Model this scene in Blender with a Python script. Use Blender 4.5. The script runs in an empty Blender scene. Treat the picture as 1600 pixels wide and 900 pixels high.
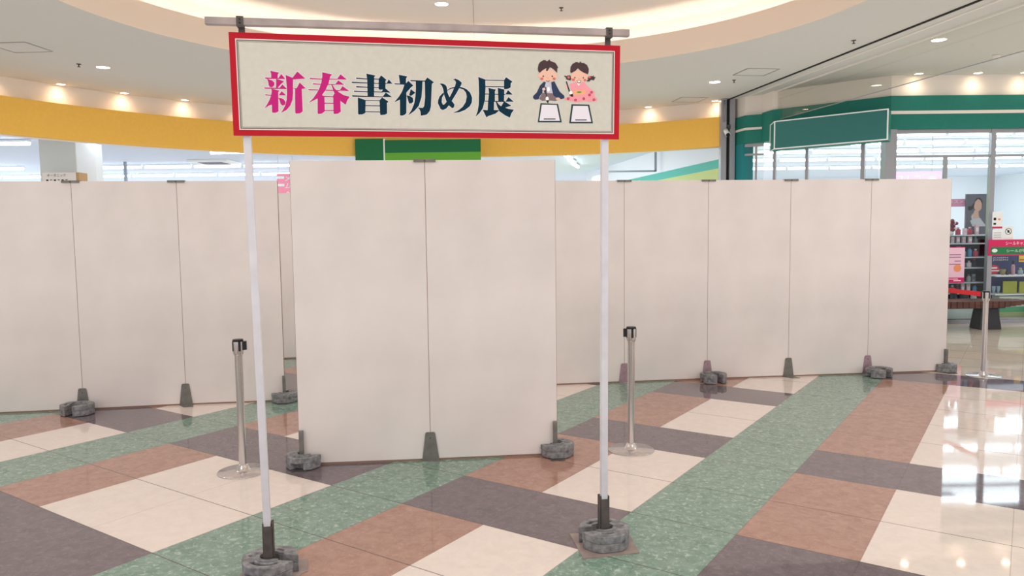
import bpy, bmesh, math, random
from mathutils import Vector, Matrix
random.seed(7)
SC = bpy.context.scene
COL = SC.collection
PI = math.pi

# ------------------------------------------------------------------ camera, world, exposure
F_PX, PITCH, ROLL, CAM_H = 1189.5654, 0.078532275, -0.012479548, 1.62827
_cp, _sp, _cr, _sr = math.cos(PITCH), math.sin(PITCH), math.cos(ROLL), math.sin(ROLL)
FWD = Vector((0, _cp, -_sp))
_UP = Vector((0, _sp, _cp)); _RT = Vector((1, 0, 0))
RGT = _cr * _RT + _sr * _UP
UPV = -_sr * _RT + _cr * _UP
camd = bpy.data.cameras.new('camera'); cam = bpy.data.objects.new('camera', camd); COL.objects.link(cam)
camd.sensor_width = 36.0; camd.lens = F_PX / 1600 * 36.0; camd.clip_end = 200
m = Matrix((RGT, UPV, -FWD)).transposed().to_4x4(); m.translation = Vector((0, 0, CAM_H))
cam.matrix_world = m
SC.camera = cam
SC.view_settings.view_transform = 'Standard'
SC.view_settings.look = 'None'
SC.view_settings.gamma = 1.0
SC.view_settings.use_curve_mapping = False
SC.view_settings.exposure = 0.05
SC.cycles.diffuse_bounces = 6
SC.cycles.use_fast_gi = True          # soft many-bounce ambient of a bright interior
SC.cycles.fast_gi_method = 'ADD'

W_STR = 0.95          # soft light of the open mall behind the camera
COVE_STR = 12.0       # hidden warm tube round the dome recess
HALL_W = 26.0         # each recessed hall downlight
SPOT_W = 4.5          # warm wall washers
TUBE_STR = 9.0       # fluorescent tubes of the shops
SHOP_W = 30.0        # each fill lamp added over the shop floors
world = bpy.data.worlds.new('world'); SC.world = world; world.use_nodes = True
world.light_settings.ao_factor = 0.35; world.light_settings.distance = 1.6
bg = world.node_tree.nodes['Background']; bg.inputs[0].default_value = (0.95, 0.965, 1.0, 1); bg.inputs[1].default_value = W_STR


def area_light(name, loc, size, power, col=(1, .96, .94), rot=(0, 0, 0), size_y=None):
    l = bpy.data.lights.new(name, 'AREA'); l.energy = power; l.color = col; l.size = size
    if size_y: l.shape = 'RECTANGLE'; l.size_y = size_y
    o = bpy.data.objects.new(name, l); COL.objects.link(o); o.location = loc; o.rotation_euler = rot
    return o


for (x, y) in ((-3, -1.5), (3, -1.5), (-3, 2), (3, 2), (0, .3), (-5.6, 6.3), (5, 6.2), (0, -5), (-6, -2), (6, -2)):
    area_light('hall_light', (x, y, 3.93), .5, HALL_W, (1, .955, .93))


# ------------------------------------------------------------------ pixel/ray helpers (photo frame 1600x900)
def ray(x, y): return FWD + RGT * ((x - 800) / F_PX) - UPV * ((y - 450) / F_PX)
ORD = ['first', 'second', 'third', 'fourth', 'fifth', 'sixth', 'seventh', 'eighth', 'ninth', 'tenth', 'eleventh', 'twelfth', 'thirteenth', 'fourteenth']
def at(x, y, Y):
    d = ray(x, y); return d * (Y / d.y) + Vector((0, 0, CAM_H))
def atz(x, y, z=0.0):
    d = ray(x, y); return d * ((z - CAM_H) / d.z) + Vector((0, 0, CAM_H))


# ------------------------------------------------------------------ materials
def lin(c):
    return tuple(((v / 255) / 12.92 if v / 255 <= .04045 else ((v / 255 + .055) / 1.055) ** 2.4) for v in c) + (1,)


MATS = {}
def mat(name, rgb, rough=.5, metal=0, spec=.5, noise=0.0, scale=8, rgb2=None, bump=0.0, emis=None, estr=0, detail=4, stretch=None, thresh=None, ior=None):
    if name in MATS: return MATS[name]
    m_ = bpy.data.materials.new(name); m_.use_nodes = True; nt = m_.node_tree; b = nt.nodes['Principled BSDF']
    b.inputs['Base Color'].default_value = lin(rgb); b.inputs['Roughness'].default_value = rough
    b.inputs['Metallic'].default_value = metal; b.inputs['Specular IOR Level'].default_value = spec
    if ior: b.inputs['IOR'].default_value = ior
    if emis:
        b.inputs['Emission Color'].default_value = lin(emis); b.inputs['Emission Strength'].default_value = estr
    if noise or rgb2 or bump:
        tc = nt.nodes.new('ShaderNodeTexCoord'); mp = nt.nodes.new('ShaderNodeMapping'); nt.links.new(tc.outputs['Object'], mp.inputs[0])
        if stretch: mp.inputs['Scale'].default_value = stretch
        n = nt.nodes.new('ShaderNodeTexNoise'); n.inputs['Scale'].default_value = scale; n.inputs['Detail'].default_value = detail
        nt.links.new(mp.outputs[0], n.inputs['Vector'])
        if noise or rgb2:
            r = nt.nodes.new('ShaderNodeValToRGB')
            c = rgb2 or tuple(max(0, v * (1 - noise)) for v in rgb)
            lo, hi = thresh or (.3, .7)
            r.color_ramp.elements[0].position = lo; r.color_ramp.elements[1].position = hi
            r.color_ramp.elements[0].color = lin(c); r.color_ramp.elements[1].color = lin(rgb)
            nt.links.new(n.outputs[0], r.inputs[0]); nt.links.new(r.outputs[0], b.inputs['Base Color'])
        if bump:
            bp = nt.nodes.new('ShaderNodeBump'); bp.inputs['Strength'].default_value = bump; bp.inputs['Distance'].default_value = .004
            nt.links.new(n.outputs[0], bp.inputs['Height']); nt.links.new(bp.outputs[0], b.inputs['Normal'])
    MATS[name] = m_
    return m_


def floor_mat(name, rgb, rgb_dark, rgb_light, rough=.09, fleck=.5):
    """polished vinyl tile with soft marbling and flecks; joints on the tile grid (object space = tile units)"""
    m_ = bpy.data.materials.new(name); m_.use_nodes = True; nt = m_.node_tree; N = nt.nodes; L = nt.links
    b = N['Principled BSDF']; b.inputs['Roughness'].default_value = rough; b.inputs['IOR'].default_value = 1.5
    tc = N.new('ShaderNodeTexCoord')
    def noise(scale, det, rough_=.6, off=0):
        mp = N.new('ShaderNodeMapping'); mp.inputs['Location'].default_value = (off, off, 0); L.new(tc.outputs['Object'], mp.inputs[0])
        n = N.new('ShaderNodeTexNoise'); n.inputs['Scale'].default_value = scale; n.inputs['Detail'].default_value = det; n.inputs['Roughness'].default_value = rough_
        n.inputs['Distortion'].default_value = .6
        L.new(mp.outputs[0], n.inputs['Vector']); return n.outputs[0]
    def ramp(src, p0, p1, c0=(0, 0, 0, 1), c1=(1, 1, 1, 1)):
        r = N.new('ShaderNodeValToRGB'); r.color_ramp.elements[0].position = p0; r.color_ramp.elements[1].position = p1
        r.color_ramp.elements[0].color = c0; r.color_ramp.elements[1].color = c1; L.new(src, r.inputs[0]); return r.outputs[0]
    def mix(f, a, c):
        x = N.new('ShaderNodeMix'); x.data_type = 'RGBA'
        if isinstance(f, float): x.inputs[0].default_value = f
        else: L.new(f, x.inputs[0])
        for s, v in ((6, a), (7, c)):
            if isinstance(v, tuple): x.inputs[s].default_value = v
            else: L.new(v, x.inputs[s])
        return x.outputs[2]
    base = ramp(noise(8, 6), .32, .68, lin(rgb_dark), lin(rgb))
    fl = N.new('ShaderNodeMath'); fl.operation = 'MULTIPLY'; fl.inputs[1].default_value = fleck
    L.new(ramp(noise(19, 8, .75, 3), .52, .62), fl.inputs[0])
    c = mix(fl.outputs[0], base, lin(rgb_light))
    fd = N.new('ShaderNodeMath'); fd.operation = 'MULTIPLY'; fd.inputs[1].default_value = fleck * .6
    L.new(ramp(noise(20, 8, .75, 11), .56, .68), fd.inputs[0])
    c = mix(fd.outputs[0], c, lin(tuple(v * .78 for v in rgb_dark)))
    sx = N.new('ShaderNodeSeparateXYZ'); L.new(tc.outputs['Object'], sx.inputs[0])
    def line(axis, w):
        a = N.new('ShaderNodeMath'); a.operation = 'PINGPONG'; a.inputs[1].default_value = .5; L.new(sx.outputs[axis], a.inputs[0])
        s = N.new('ShaderNodeMath'); s.operation = 'LESS_THAN'; s.inputs[1].default_value = w; L.new(a.outputs[0], s.inputs[0]); return s.outputs[0]
    for axis, w, k in ((1, .0055, .75), (0, .004, .3)):
        q = N.new('ShaderNodeMath'); q.operation = 'MULTIPLY'; q.inputs[1].default_value = k; L.new(line(axis, w), q.inputs[0])
        c = mix(q.outputs[0], c, lin((66, 54, 50)))
    L.new(c, b.inputs['Base Color'])
    rr = N.new('ShaderNodeMapRange'); rr.inputs[3].default_value = rough * .7; rr.inputs[4].default_value = rough * 1.5
    L.new(noise(3, 4), rr.inputs[0]); L.new(rr.outputs[0], b.inputs['Roughness'])
    return m_


def glass_mat(name, tint=(246, 249, 249), refl=.08, rough=0.0):
    m_ = bpy.data.materials.new(name); m_.use_nodes = True; nt = m_.node_tree; N = nt.nodes; L = nt.links
    N.remove(N['Principled BSDF'])
    t = N.new('ShaderNodeBsdfTransparent'); t.inputs[0].default_value = lin(tint)
    g = N.new('ShaderNodeBsdfGlossy'); g.inputs['Roughness'].default_value = rough; g.inputs[0].default_value = (.9, .95, .95, 1)
    fr = N.new('ShaderNodeFresnel'); fr.inputs[0].default_value = 1.45
    ge = N.new('ShaderNodeNewGeometry'); inv = N.new('ShaderNodeMath'); inv.operation = 'SUBTRACT'; inv.inputs[0].default_value = 1; L.new(ge.outputs['Backfacing'], inv.inputs[1])
    mu = N.new('ShaderNodeMath'); mu.operation = 'MULTIPLY'; L.new(fr.outputs[0], mu.inputs[0]); L.new(inv.outputs[0], mu.inputs[1])
    mx = N.new('ShaderNodeMixShader'); L.new(mu.outputs[0], mx.inputs[0]); L.new(t.outputs[0], mx.inputs[1]); L.new(g.outputs[0], mx.inputs[2])
    L.new(mx.outputs[0], N['Material Output'].inputs[0])
    return m_


M_PANEL = mat('panel_laminate', (221, 212, 208), .55, noise=.045, scale=2.2, spec=.3)
M_PANEL_EDGE = mat('panel_edge', (140, 112, 98), .6)
M_GREY = mat('galvanised_steel', (132, 129, 123), .45, .3, noise=.2, scale=14)
M_GREYD = mat('dark_steel', (92, 85, 82), .5, .15, noise=.25, scale=20)
M_PINKREFL = mat('steel_pink_reflection', (176, 146, 156), .4, .2, noise=.2, scale=14)  # bracket steel with a pink reflection painted into its base colour
M_WEIGHT = mat('rough_weight', (146, 145, 147), .6, noise=.38, scale=34, bump=.7, detail=6)
M_PLATE = mat('base_plate_steel', (158, 142, 136), .5, .1, noise=.15, scale=12)
M_CHROME = mat('brushed_steel', (222, 217, 217), .26, .92, noise=.08, scale=30, stretch=(1, 1, .1))
M_BLACK = mat('black_plastic', (16, 16, 18), .35)
M_POLE = mat('white_pole', (206, 204, 210), .4, noise=.05, scale=12)
M_ALU = mat('aluminium_bar', (178, 165, 162), .4, .35, noise=.16, scale=9)
M_RED = mat('sign_red', (176, 30, 44), .7, spec=.15)
M_SIGN = mat('sign_board', (200, 197, 186), .6, noise=.03, scale=40)
M_LINE = mat('sign_line', (96, 78, 58), .6)
M_MAG = mat('lettering_magenta', (186, 40, 118), .7, spec=.1)
M_NAVY = mat('lettering_navy', (18, 48, 64), .7, spec=.1)
M_HALO = mat('lettering_outline', (216, 211, 211), .5)
M_CEIL = mat('ceiling_board', (205, 203, 196), .9, noise=.01, scale=30)
M_BEIGE = mat('dome_fascia', (226, 210, 194), .85)
M_DOME = mat('dome_ceiling', (222, 213, 204), .9)
M_WALLW = mat('upper_wall', (232, 222, 212), .8)
M_YEL = mat('yellow_band', (244, 192, 88), .75, noise=.02, scale=20)
M_GRN = mat('green_band', (24, 120, 106), .6, noise=.04, scale=20)
M_TEAL = mat('teal_column', (24, 128, 132), .5)
M_WHITE = mat('white_paint', (236, 238, 238), .6)
M_INT = mat('shop_white', (232, 238, 244), .7)
M_INTC = mat('shop_ceiling', (206, 218, 234), .7)
M_FRAME = mat('window_aluminium', (164, 164, 170), .35, .5)
M_FRAMED = mat('dark_gap', (38, 32, 32), .7)
M_SLOT = mat('shutter_slot', (34, 30, 30), .8)
M_DISC = mat('lamp_disc', (255, 255, 255), .4, emis=(255, 246, 235), estr=14)
M_DISCW = mat('lamp_disc_warm', (255, 240, 220), .4, emis=(255, 226, 190), estr=16)
M_TRIM = mat('lamp_trim', (226, 220, 212), .5)
M_COVE = mat('cove_tube', (255, 255, 255), .4, emis=(255, 242, 228), estr=COVE_STR)
M_TUBE = mat('fluorescent_tube', (255, 255, 255), .4, emis=(240, 247, 255), estr=TUBE_STR)
M_GLASS = glass_mat('clear_glass')
M_GLASSB = glass_mat('barrier_glass', (250, 250, 248))
F_WHITE = floor_mat('floor_cream', (219, 206, 197), (211, 197, 188), (228, 213, 203), .04, .15)
F_BROWN = floor_mat('floor_brown', (166, 129, 114), (148, 112, 98), (190, 150, 128), .045, .35)
F_PURP = floor_mat('floor_purple', (110, 97, 102), (94, 84, 88), (140, 128, 130), .04, .35)
F_GREEN = floor_mat('floor_green', (126, 149, 136), (96, 123, 108), (186, 202, 188), .045, .55)
F_MALL = floor_mat('floor_mall', (206, 194, 180), (200, 187, 172), (214, 202, 190), .035, .2)


# ------------------------------------------------------------------ mesh helpers
def tag(o, label=None, cat=None, group=None, kind=None):
    if label: o['label'] = label
    if cat: o['category'] = cat
    if group: o['group'] = group
    if kind: o['kind'] = kind
    return o


def empty(name, loc=(0, 0, 0), rz=0, label=None, cat=None, group=None, kind=None):
    o = bpy.data.objects.new(name, None); COL.objects.link(o); o.location = loc; o.rotation_euler = (0, 0, rz); o.empty_display_size = .1
    return tag(o, label, cat, group, kind)


class MB:
    def __init__(s): s.v = []; s.f = []; s.mi = []; s.mats = []; s.sm = []
    def m(s, mt):
        if mt not in s.mats: s.mats.append(mt)
        return s.mats.index(mt)
    def add(s, vs, fs, mt=None, smooth=False):
        k = len(s.v); s.v += [tuple(v) for v in vs]; s.f += [tuple(i + k for i in f) for f in fs]
        s.mi += [s.m(mt)] * len(fs); s.sm += [smooth] * len(fs); return s
    def box(s, x0, x1, y0, y1, z0, z1, mt=None):
        v = [(x, y, z) for z in (z0, z1) for x, y in ((x0, y0), (x1, y0), (x1, y1), (x0, y1))]
        return s.add(v, [(3, 2, 1, 0), (4, 5, 6, 7), (0, 1, 5, 4), (1, 2, 6, 5), (2, 3, 7, 6), (3, 0, 4, 7)], mt)
    def prism(s, poly, z0, z1, mt=None):
        n = len(poly); v = [(x, y, z0) for x, y in poly] + [(x, y, z1) for x, y in poly]
        f = [tuple(reversed(range(n))), tuple(range(n, 2 * n))] + [(i, (i + 1) % n, n + (i + 1) % n, n + i) for i in range(n)]
        return s.add(v, f, mt)
    def slab(s, P, nrm, t, mt=None):
        """planar polygon P (3D, ordered) with thickness t along nrm"""
        n = len(P); nrm = Vector(nrm); v = [tuple(p) for p in P] + [tuple(Vector(p) + nrm * t) for p in P]
        f = [tuple(reversed(range(n))), tuple(range(n, 2 * n))] + [(i, (i + 1) % n, n + (i + 1) % n, n + i) for i in range(n)]
        return s.add(v, f, mt)
    def beam(s, a, b, w, h, mt=None, up=(0, 0, 1)):
        a = Vector(a); b = Vector(b); d = (b - a).normalized(); u = Vector(up)
        sd = d.cross(u)
        if sd.length < 1e-4: sd = d.cross(Vector((0, 1, 0)))
        sd.normalize(); u = sd.cross(d).normalized()
        v = [p + sd * x * w / 2 + u * y * h / 2 for p in (a, b) for x, y in ((-1, -1), (1, -1), (1, 1), (-1, 1))]
        return s.add(v, [(0, 1, 2, 3), (7, 6, 5, 4), (0, 4, 5, 1), (1, 5, 6, 2), (2, 6, 7, 3), (3, 7, 4, 0)], mt)
    def lathe(s, prof, seg=32, mt=None, c=(0, 0), cap=True, smooth=True):
        v = []; f = []; n = len(prof)
        for i in range(seg):
            a = 2 * PI * i / seg
            for r, z in prof: v.append((c[0] + r * math.cos(a), c[1] + r * math.sin(a), z))
        for i in range(seg):
            j = (i + 1) % seg
            for k in range(n - 1): f.append((i * n + k, j * n + k, j * n + k + 1, i * n + k + 1))
        s.add(v, f, mt, smooth)
        if cap:
            for k in (0, n - 1):
                if prof[k][0] > 1e-6:
                    ids = [(c[0] + prof[k][0] * math.cos(2 * PI * i / seg), c[1] + prof[k][0] * math.sin(2 * PI * i / seg), prof[k][1]) for i in range(seg)]
                    if k == 0: ids.reverse()
                    s.add(ids, [tuple(range(seg))], mt)
        return s
    def tube(s, a, b, r, mt=None, seg=12, cap=True):
        a = Vector(a); b = Vector(b); d = (b - a).normalized(); q = d.orthogonal().normalized(); w = d.cross(q)
        v = []
        for p in (a, b):
            for i in range(seg): t = 2 * PI * i / seg; v.append(p + q * r * math.cos(t) + w * r * math.sin(t))
        s.add(v, [(i, (i + 1) % seg, seg + (i + 1) % seg, seg + i) for i in range(seg)], mt, True)
        if cap: s.add(v, [tuple(reversed(range(seg))), tuple(range(seg, 2 * seg))], mt)
        return s
    def ball(s, c, rx, ry, rz, mt=None, seg=14, ring=8):
        v = [(c[0], c[1], c[2] - rz)]; f = []
        for j in range(1, ring):
            p = PI * j / ring
            for i in range(seg):
                t = 2 * PI * i / seg; v.append((c[0] + rx * math.sin(p) * math.cos(t), c[1] + ry * math.sin(p) * math.sin(t), c[2] - rz * math.cos(p)))
        v.append((c[0], c[1], c[2] + rz)); last = len(v) - 1
        for i in range(seg):
            f.append((0, 1 + (i + 1) % seg, 1 + i)); k = 1 + (ring - 2) * seg; f.append((last, k + i, k + (i + 1) % seg))
            for j in range(ring - 2):
                a = 1 + j * seg; f.append((a + i, a + (i + 1) % seg, a + seg + (i + 1) % seg, a + seg + i))
        return s.add(v, f, mt, True)
    def mesh(s, name, off=(0, 0, 0), recalc=True):
        me = bpy.data.meshes.new(name)
        me.from_pydata([(v[0] - off[0], v[1] - off[1], v[2] - off[2]) for v in s.v], [], s.f)
        for mt in s.mats: me.materials.append(mt)
        for p, i, sm in zip(me.polygons, s.mi, s.sm): p.material_index = i; p.use_smooth = sm
        if recalc:
            bm = bmesh.new(); bm.from_mesh(me); bmesh.ops.remove_doubles(bm, verts=bm.verts, dist=1e-6) if any(s.sm) else None
            bmesh.ops.recalc_face_normals(bm, faces=bm.faces); bm.to_mesh(me); bm.free()
        me.update(); return me
    def build(s, name, parent=None, off=(0, 0, 0), bevel=0, recalc=True):
        o = bpy.data.objects.new(name, s.mesh(name, off, recalc)); COL.objects.link(o)
        if parent is not None: o.parent = parent
        if bevel:
            b = o.modifiers.new('bevel', 'BEVEL'); b.width = bevel; b.segments = 2; b.limit_method = 'ANGLE'
        return o
    def put(s, name, parent, bevel=0):
        """geometry given in world space, parented to an unrotated root"""
        o = s.build(name, parent, tuple(parent.location), bevel); return o


def copy_tree(o, parent=None):
    c = o.copy(); COL.objects.link(c)
    if parent is not None: c.parent = parent
    for ch in [x for x in bpy.data.objects if x.parent == o]: copy_tree(ch, c)
    return c


def curve_solid(splines, z0, z1, bevel, mt, parent=None, name='weight'):
    cu = bpy.data.curves.new('c', 'CURVE'); cu.dimensions = '2D'; cu.fill_mode = 'BOTH'
    for sp in splines:
        s = cu.splines.new('POLY'); s.points.add(len(sp) - 1); s.use_cyclic_u = True
        for p, (x, y) in zip(s.points, sp): p.co = (x, y, 0, 1)
    cu.extrude = (z1 - z0) / 2 - bevel; cu.bevel_depth = bevel; cu.bevel_resolution = 1; cu.offset = -bevel
    t = bpy.data.objects.new('t', cu); COL.objects.link(t)
    dg = bpy.context.evaluated_depsgraph_get(); me = bpy.data.meshes.new_from_object(t.evaluated_get(dg))
    bpy.data.objects.remove(t); bpy.data.curves.remove(cu)
    vs = [(v.co.x, v.co.y, v.co.z + (z0 + z1) / 2) for v in me.vertices]; fs = [tuple(p.vertices) for p in me.polygons]
    bpy.data.meshes.remove(me)
    return vs, fs


def text_geo(body, size, extrude=.001):
    cu = bpy.data.curves.new('t', 'FONT'); cu.body = body; cu.size = size; cu.extrude = extrude; cu.align_x = 'CENTER'; cu.align_y = 'CENTER'
    cu.resolution_u = 3
    t = bpy.data.objects.new('t', cu); COL.objects.link(t)
    dg = bpy.context.evaluated_depsgraph_get(); me = bpy.data.meshes.new_from_object(t.evaluated_get(dg))
    bpy.data.objects.remove(t); bpy.data.curves.remove(cu)
    vs = [tuple(v.co) for v in me.vertices]; fs = [tuple(p.vertices) for p in me.polygons]
    bpy.data.meshes.remove(me); return vs, fs


def text_on(mb, body, center, right, up, width, height, mt, lift=.003):
    """lettering fitted into width x height, centred at a point on a surface"""
    vs, fs = text_geo(body, 1.0, .0)
    if not vs: return
    xs = [v[0] for v in vs]; ys = [v[1] for v in vs]
    w = max(xs) - min(xs); h = max(ys) - min(ys); cx = (max(xs) + min(xs)) / 2; cy = (max(ys) + min(ys)) / 2
    right = Vector(right).normalized(); up = Vector(up).normalized(); n = right.cross(up); c = Vector(center) + n * lift
    mb.add([c + right * ((v[0] - cx) / w * width) + up * ((v[1] - cy) / h * height) for v in vs], fs, mt)


# ================================================================== FLOOR
TH = 0.9729021
PITCHT = 0.604
S0, T0 = 0.63, 2.07
av = Vector((math.cos(TH), math.sin(TH))); bv = Vector((-math.sin(TH), math.cos(TH)))


def tile(i, j):
    if j >= 12 and i <= 0: return F_MALL
    if j > 22: return F_MALL
    ii = i
    if i > 11: ii = (i - 1) % 7 + 1
    if i in (1, 4, 8, 11): return F_GREEN
    if i <= 0:
        if j in (5, 11, 2): return F_PURP
        if i == 0: return F_BROWN
        return F_PURP if (j == -1) else F_WHITE
    if (j - 2) % 3 == 0: return F_PURP
    k = {2: F_WHITE, 3: F_BROWN, 5: F_WHITE, 6: F_WHITE, 7: F_BROWN, 9: F_WHITE, 10: F_BROWN}
    return k.get(i, k.get(ii, F_GREEN))


fl = MB()
for i in range(-24, 34):
    for j in range(-24, 58):
        fl.add([(-(i), j, 0), (-(i), j + 1, 0), (-(i + 1), j + 1, 0), (-(i + 1), j, 0)], [(3, 2, 1, 0)], tile(i, j))
# object space: x = -band index, y = row index, both in tiles
floor = fl.build('floor', recalc=False)
o2 = av * T0 + bv * S0
floor.location = (o2.x, o2.y, 0); floor.scale = (PITCHT, PITCHT, 1)
floor.rotation_euler = (0, 0, TH - PI / 2)
tag(floor, kind='structure')
for p in floor.data.polygons:
    pass


# ================================================================== CEILING, DOME
HC = Vector((-.35, 7.37)); HR = 4.16; ZC = 3.95; ZL = 4.285; ZD = 4.58
NS = 128


def circ(c, r, n=NS, a0=0, a1=2 * PI, closed=True):
    m_ = n if closed else n + 1
    return [(c[0] + r * math.cos(a0 + (a1 - a0) * i / n), c[1] + r * math.sin(a0 + (a1 - a0) * i / n)) for i in range(m_)]


def ring(mb, c0, r0, z0, c1, r1, z1, mt, smooth=True):
    A = circ(c0, r0); B = circ(c1, r1)
    mb.add([(x, y, z0) for x, y in A] + [(x, y, z1) for x, y in B], [(i, (i + 1) % NS, NS + (i + 1) % NS, NS + i) for i in range(NS)], mt, smooth)


cb = MB(); ring(cb, HC, HR, ZC, HC, 21, ZC, M_CEIL, False)
ceiling = tag(cb.build('ceiling', recalc=False), kind='structure')
cb = MB()
ring(cb, HC, HR, ZC, HC, HR + .035, ZL, M_BEIGE)
ring(cb, HC, HR + .035, ZL, HC, HR + .09, ZL, M_BEIGE, False)
ring(cb, HC, HR + .09, ZL, HC, HR + .09, ZC + .12, M_DOME)
ring(cb, HC, HR + .09, ZC + .12, HC, HR + .55, ZC + .12, M_DOME, False)
ring(cb, HC, HR + .55, ZC + .12, HC, HR + .55, ZD, M_DOME)
tag(cb.build('trim_1', recalc=False), kind='structure')
cb = MB(); A = circ(HC, HR + .56); cb.add([(x, y, ZD) for x, y in A], [tuple(range(NS))], M_DOME)
tag(cb.build('ceiling_dome', recalc=False), kind='structure')
cb = MB(); q_ = atz(741, 62, ZD); cb.beam((HC.x, HC.y, ZD - .002), (q_.x, q_.y, ZD - .002), .012, .003, M_TRIM); cb.beam((HC.x, HC.y, ZD - .0045), (q_.x, q_.y, ZD - .0045), .004, .001, M_SLOT); tag(cb.build('trim_10'), kind='structure')
# hidden tube lamps behind the lip
cv = MB()
for k in range(4):
    r = HR + .20
A = circ(HC, HR + .17); B = circ(HC, HR + .21)
ring(cv, HC, HR + .17, ZC + .25, HC, HR + .21, ZC + .25, M_COVE, False)
ring(cv, HC, HR + .21, ZC + .25, HC, HR + .21, ZC + .21, M_COVE, False)
ring(cv, HC, HR + .17, ZC + .21, HC, HR + .17, ZC + .25, M_COVE, False)
ring(cv, HC, HR + .21, ZC + .205, HC, HR + .17, ZC + .205, M_TRIM, False)
tag(cv.build('cove_light'), 'warm ring of light hidden behind the rim of the round dome recess', 'cove light')

# ------------------------------------------------------------------ rotunda wall: yellow band, white upper wall
FC = Vector((-.45, 8.1)); FR = 7.63
A0, A1 = math.radians(54.9), math.radians(200)


def arcwall(name, r0, r1, z0, z1, mt, kind='structure', label=None, cat=None, a0=A0, a1=A1):
    n = 80; mb = MB(); P = circ(FC, r0, n, a0, a1, False); Q = circ(FC, r1, n, a0, a1, False); k = n + 1
    v = [(x, y, z0) for x, y in P] + [(x, y, z1) for x, y in P] + [(x, y, z0) for x, y in Q] + [(x, y, z1) for x, y in Q]
    f = []
    for i in range(n):
        f += [(i, i + 1, k + i + 1, k + i), (2 * k + i, 3 * k + i, 3 * k + i + 1, 2 * k + i + 1), (i, 2 * k + i, 2 * k + i + 1, i + 1), (k + i, k + i + 1, 3 * k + i + 1, 3 * k + i)]
    f += [(0, k, 3 * k, 2 * k), (n, 2 * k + n, 3 * k + n, k + n)]
    mb.add(v, f, mt); o = mb.build(name); return tag(o, label, cat, None, kind)


arcwall('wall_back', FR + .14, FR + .30, 3.10, ZC + .0, M_WALLW)
arcwall('trim_2', FR, FR + .139, 3.10, 3.645, M_YEL)

# ------------------------------------------------------------------ green shop corner on the right
P1 = Vector((5.98, 12.12)); PE = Vector((13.0, 12.22)); P2 = Vector((4.56, 13.42)); P3 = Vector((4.50, 13.78)); P4 = Vector((4.24, 13.92)); P5 = Vector((4.12, 14.62))


def facade(mb, pts, z0, z1, t, mt):
    for a, b in zip(pts, pts[1:]):
        d = (b - a).normalized(); n = Vector((-d.y, d.x))
        if n.y < 0: n = -n
        q = [a, b, b + n * t, a + n * t]; mb.prism([(p.x, p.y) for p in q], z0, z1, mt)


mb = MB(); facade(mb, [P5, P4, P3], 3.10, 3.60, .25, M_GRN); facade(mb, [P2, P1, PE], 3.10, 3.62, .25, M_GRN)
mb.prism([(P3.x, P3.y), (P2.x, P2.y), (P2.x + .2, P2.y + .2), (P3.x + .2, P3.y + .2)], 3.10, 3.62, M_GRN)
tag(mb.build('trim_3'), kind='structure')
mb = MB()


def shift(p, d): return Vector((p.x * (1 + d / p.length), p.y * (1 + d / p.length)))


facade(mb, [shift(P5, .08), shift(P4, .08), shift(P3, .08), shift(P2, .08), shift(P1, .1), shift(PE, .1)], 3.60, ZC, .15, M_WALLW)
tag(mb.build('wall_right'), kind='structure')
# pale stripe that runs along the middle of the green band
mb = MB(); facade(mb, [shift(P5, -.03), shift(P4, -.03), shift(P3, -.03)], 3.335, 3.375, .028, M_WALLW)
q = [P1 + Vector((-.01, -.012)), PE + Vector((0, -.012))]; facade(mb, q, 3.335, 3.385, .01, M_WALLW)
tag(mb.build('trim_4'), kind='structure')
# teal return wall under the small green box
mb = MB(); facade(mb, [P5 + Vector((0, .05)), P4 + Vector((-.02, .05))], 0, 3.10, .2, M_TEAL)
tag(mb.build('wall_teal'), kind='structure')

# shutter guide posts between the yellow band and the green corner
g0 = Vector((3.96, 14.28))
mb = MB()
mb.box(3.90, 4.00, 14.25, 14.40, 0, ZC, M_FRAME); mb.box(4.06, 4.16, 14.25, 14.40, 0, ZC, M_FRAME); mb.box(4.00, 4.06, 14.33, 14.38, 0, ZC, M_FRAMED)
guide = tag(mb.build('trim_5'), kind='structure')
r_ = empty('security_camera', (3.98, 14.2, 3.32), 0, 'small white security camera on the grey shutter post', 'camera')
mb = MB(); mb.tube((.0, .05, .06), (.0, -.12, -.04), .045, M_WHITE); mb.build('housing', r_)
mb = MB(); mb.tube((0, -.121, -.041), (.0, -.135, -.05), .036, M_BLACK); mb.build('lens', r_)
mb = MB(); mb.tube((.06, .05, .12), (.0, .0, .0), .012, M_GREYD); mb.box(.03, .09, .03, .05, .08, .16, M_GREYD); mb.build('bracket', r_)
r_ = empty('conduit', (3.955, 14.235, 3.55), 0, 'thin vertical conduit pipe on the shutter post under the ceiling', 'pipe')
mb = MB(); mb.tube((0, 0, -.02), (0, 0, .39), .012, M_FRAME); mb.build('pipe', r_)
mb = MB(); mb.lathe([(.05, .375), (.05, .395)], 16, M_FRAME); mb.build('flange', r_)

# ceiling slot for the shutter, running towards the camera
mb = MB(); a = Vector((4.04, 14.30, 3.945)); b = Vector((5.62, 3.5, 3.945)); mb.beam(a, b, .035, .014, M_SLOT)
tag(mb.build('trim_6'), kind='structure')
mb = MB(); off = Vector((.2, .03, 0)); mb.beam(a + off, b + off, .03, .016, M_TRIM); tag(mb.build('trim_7'), kind='structure')

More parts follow.
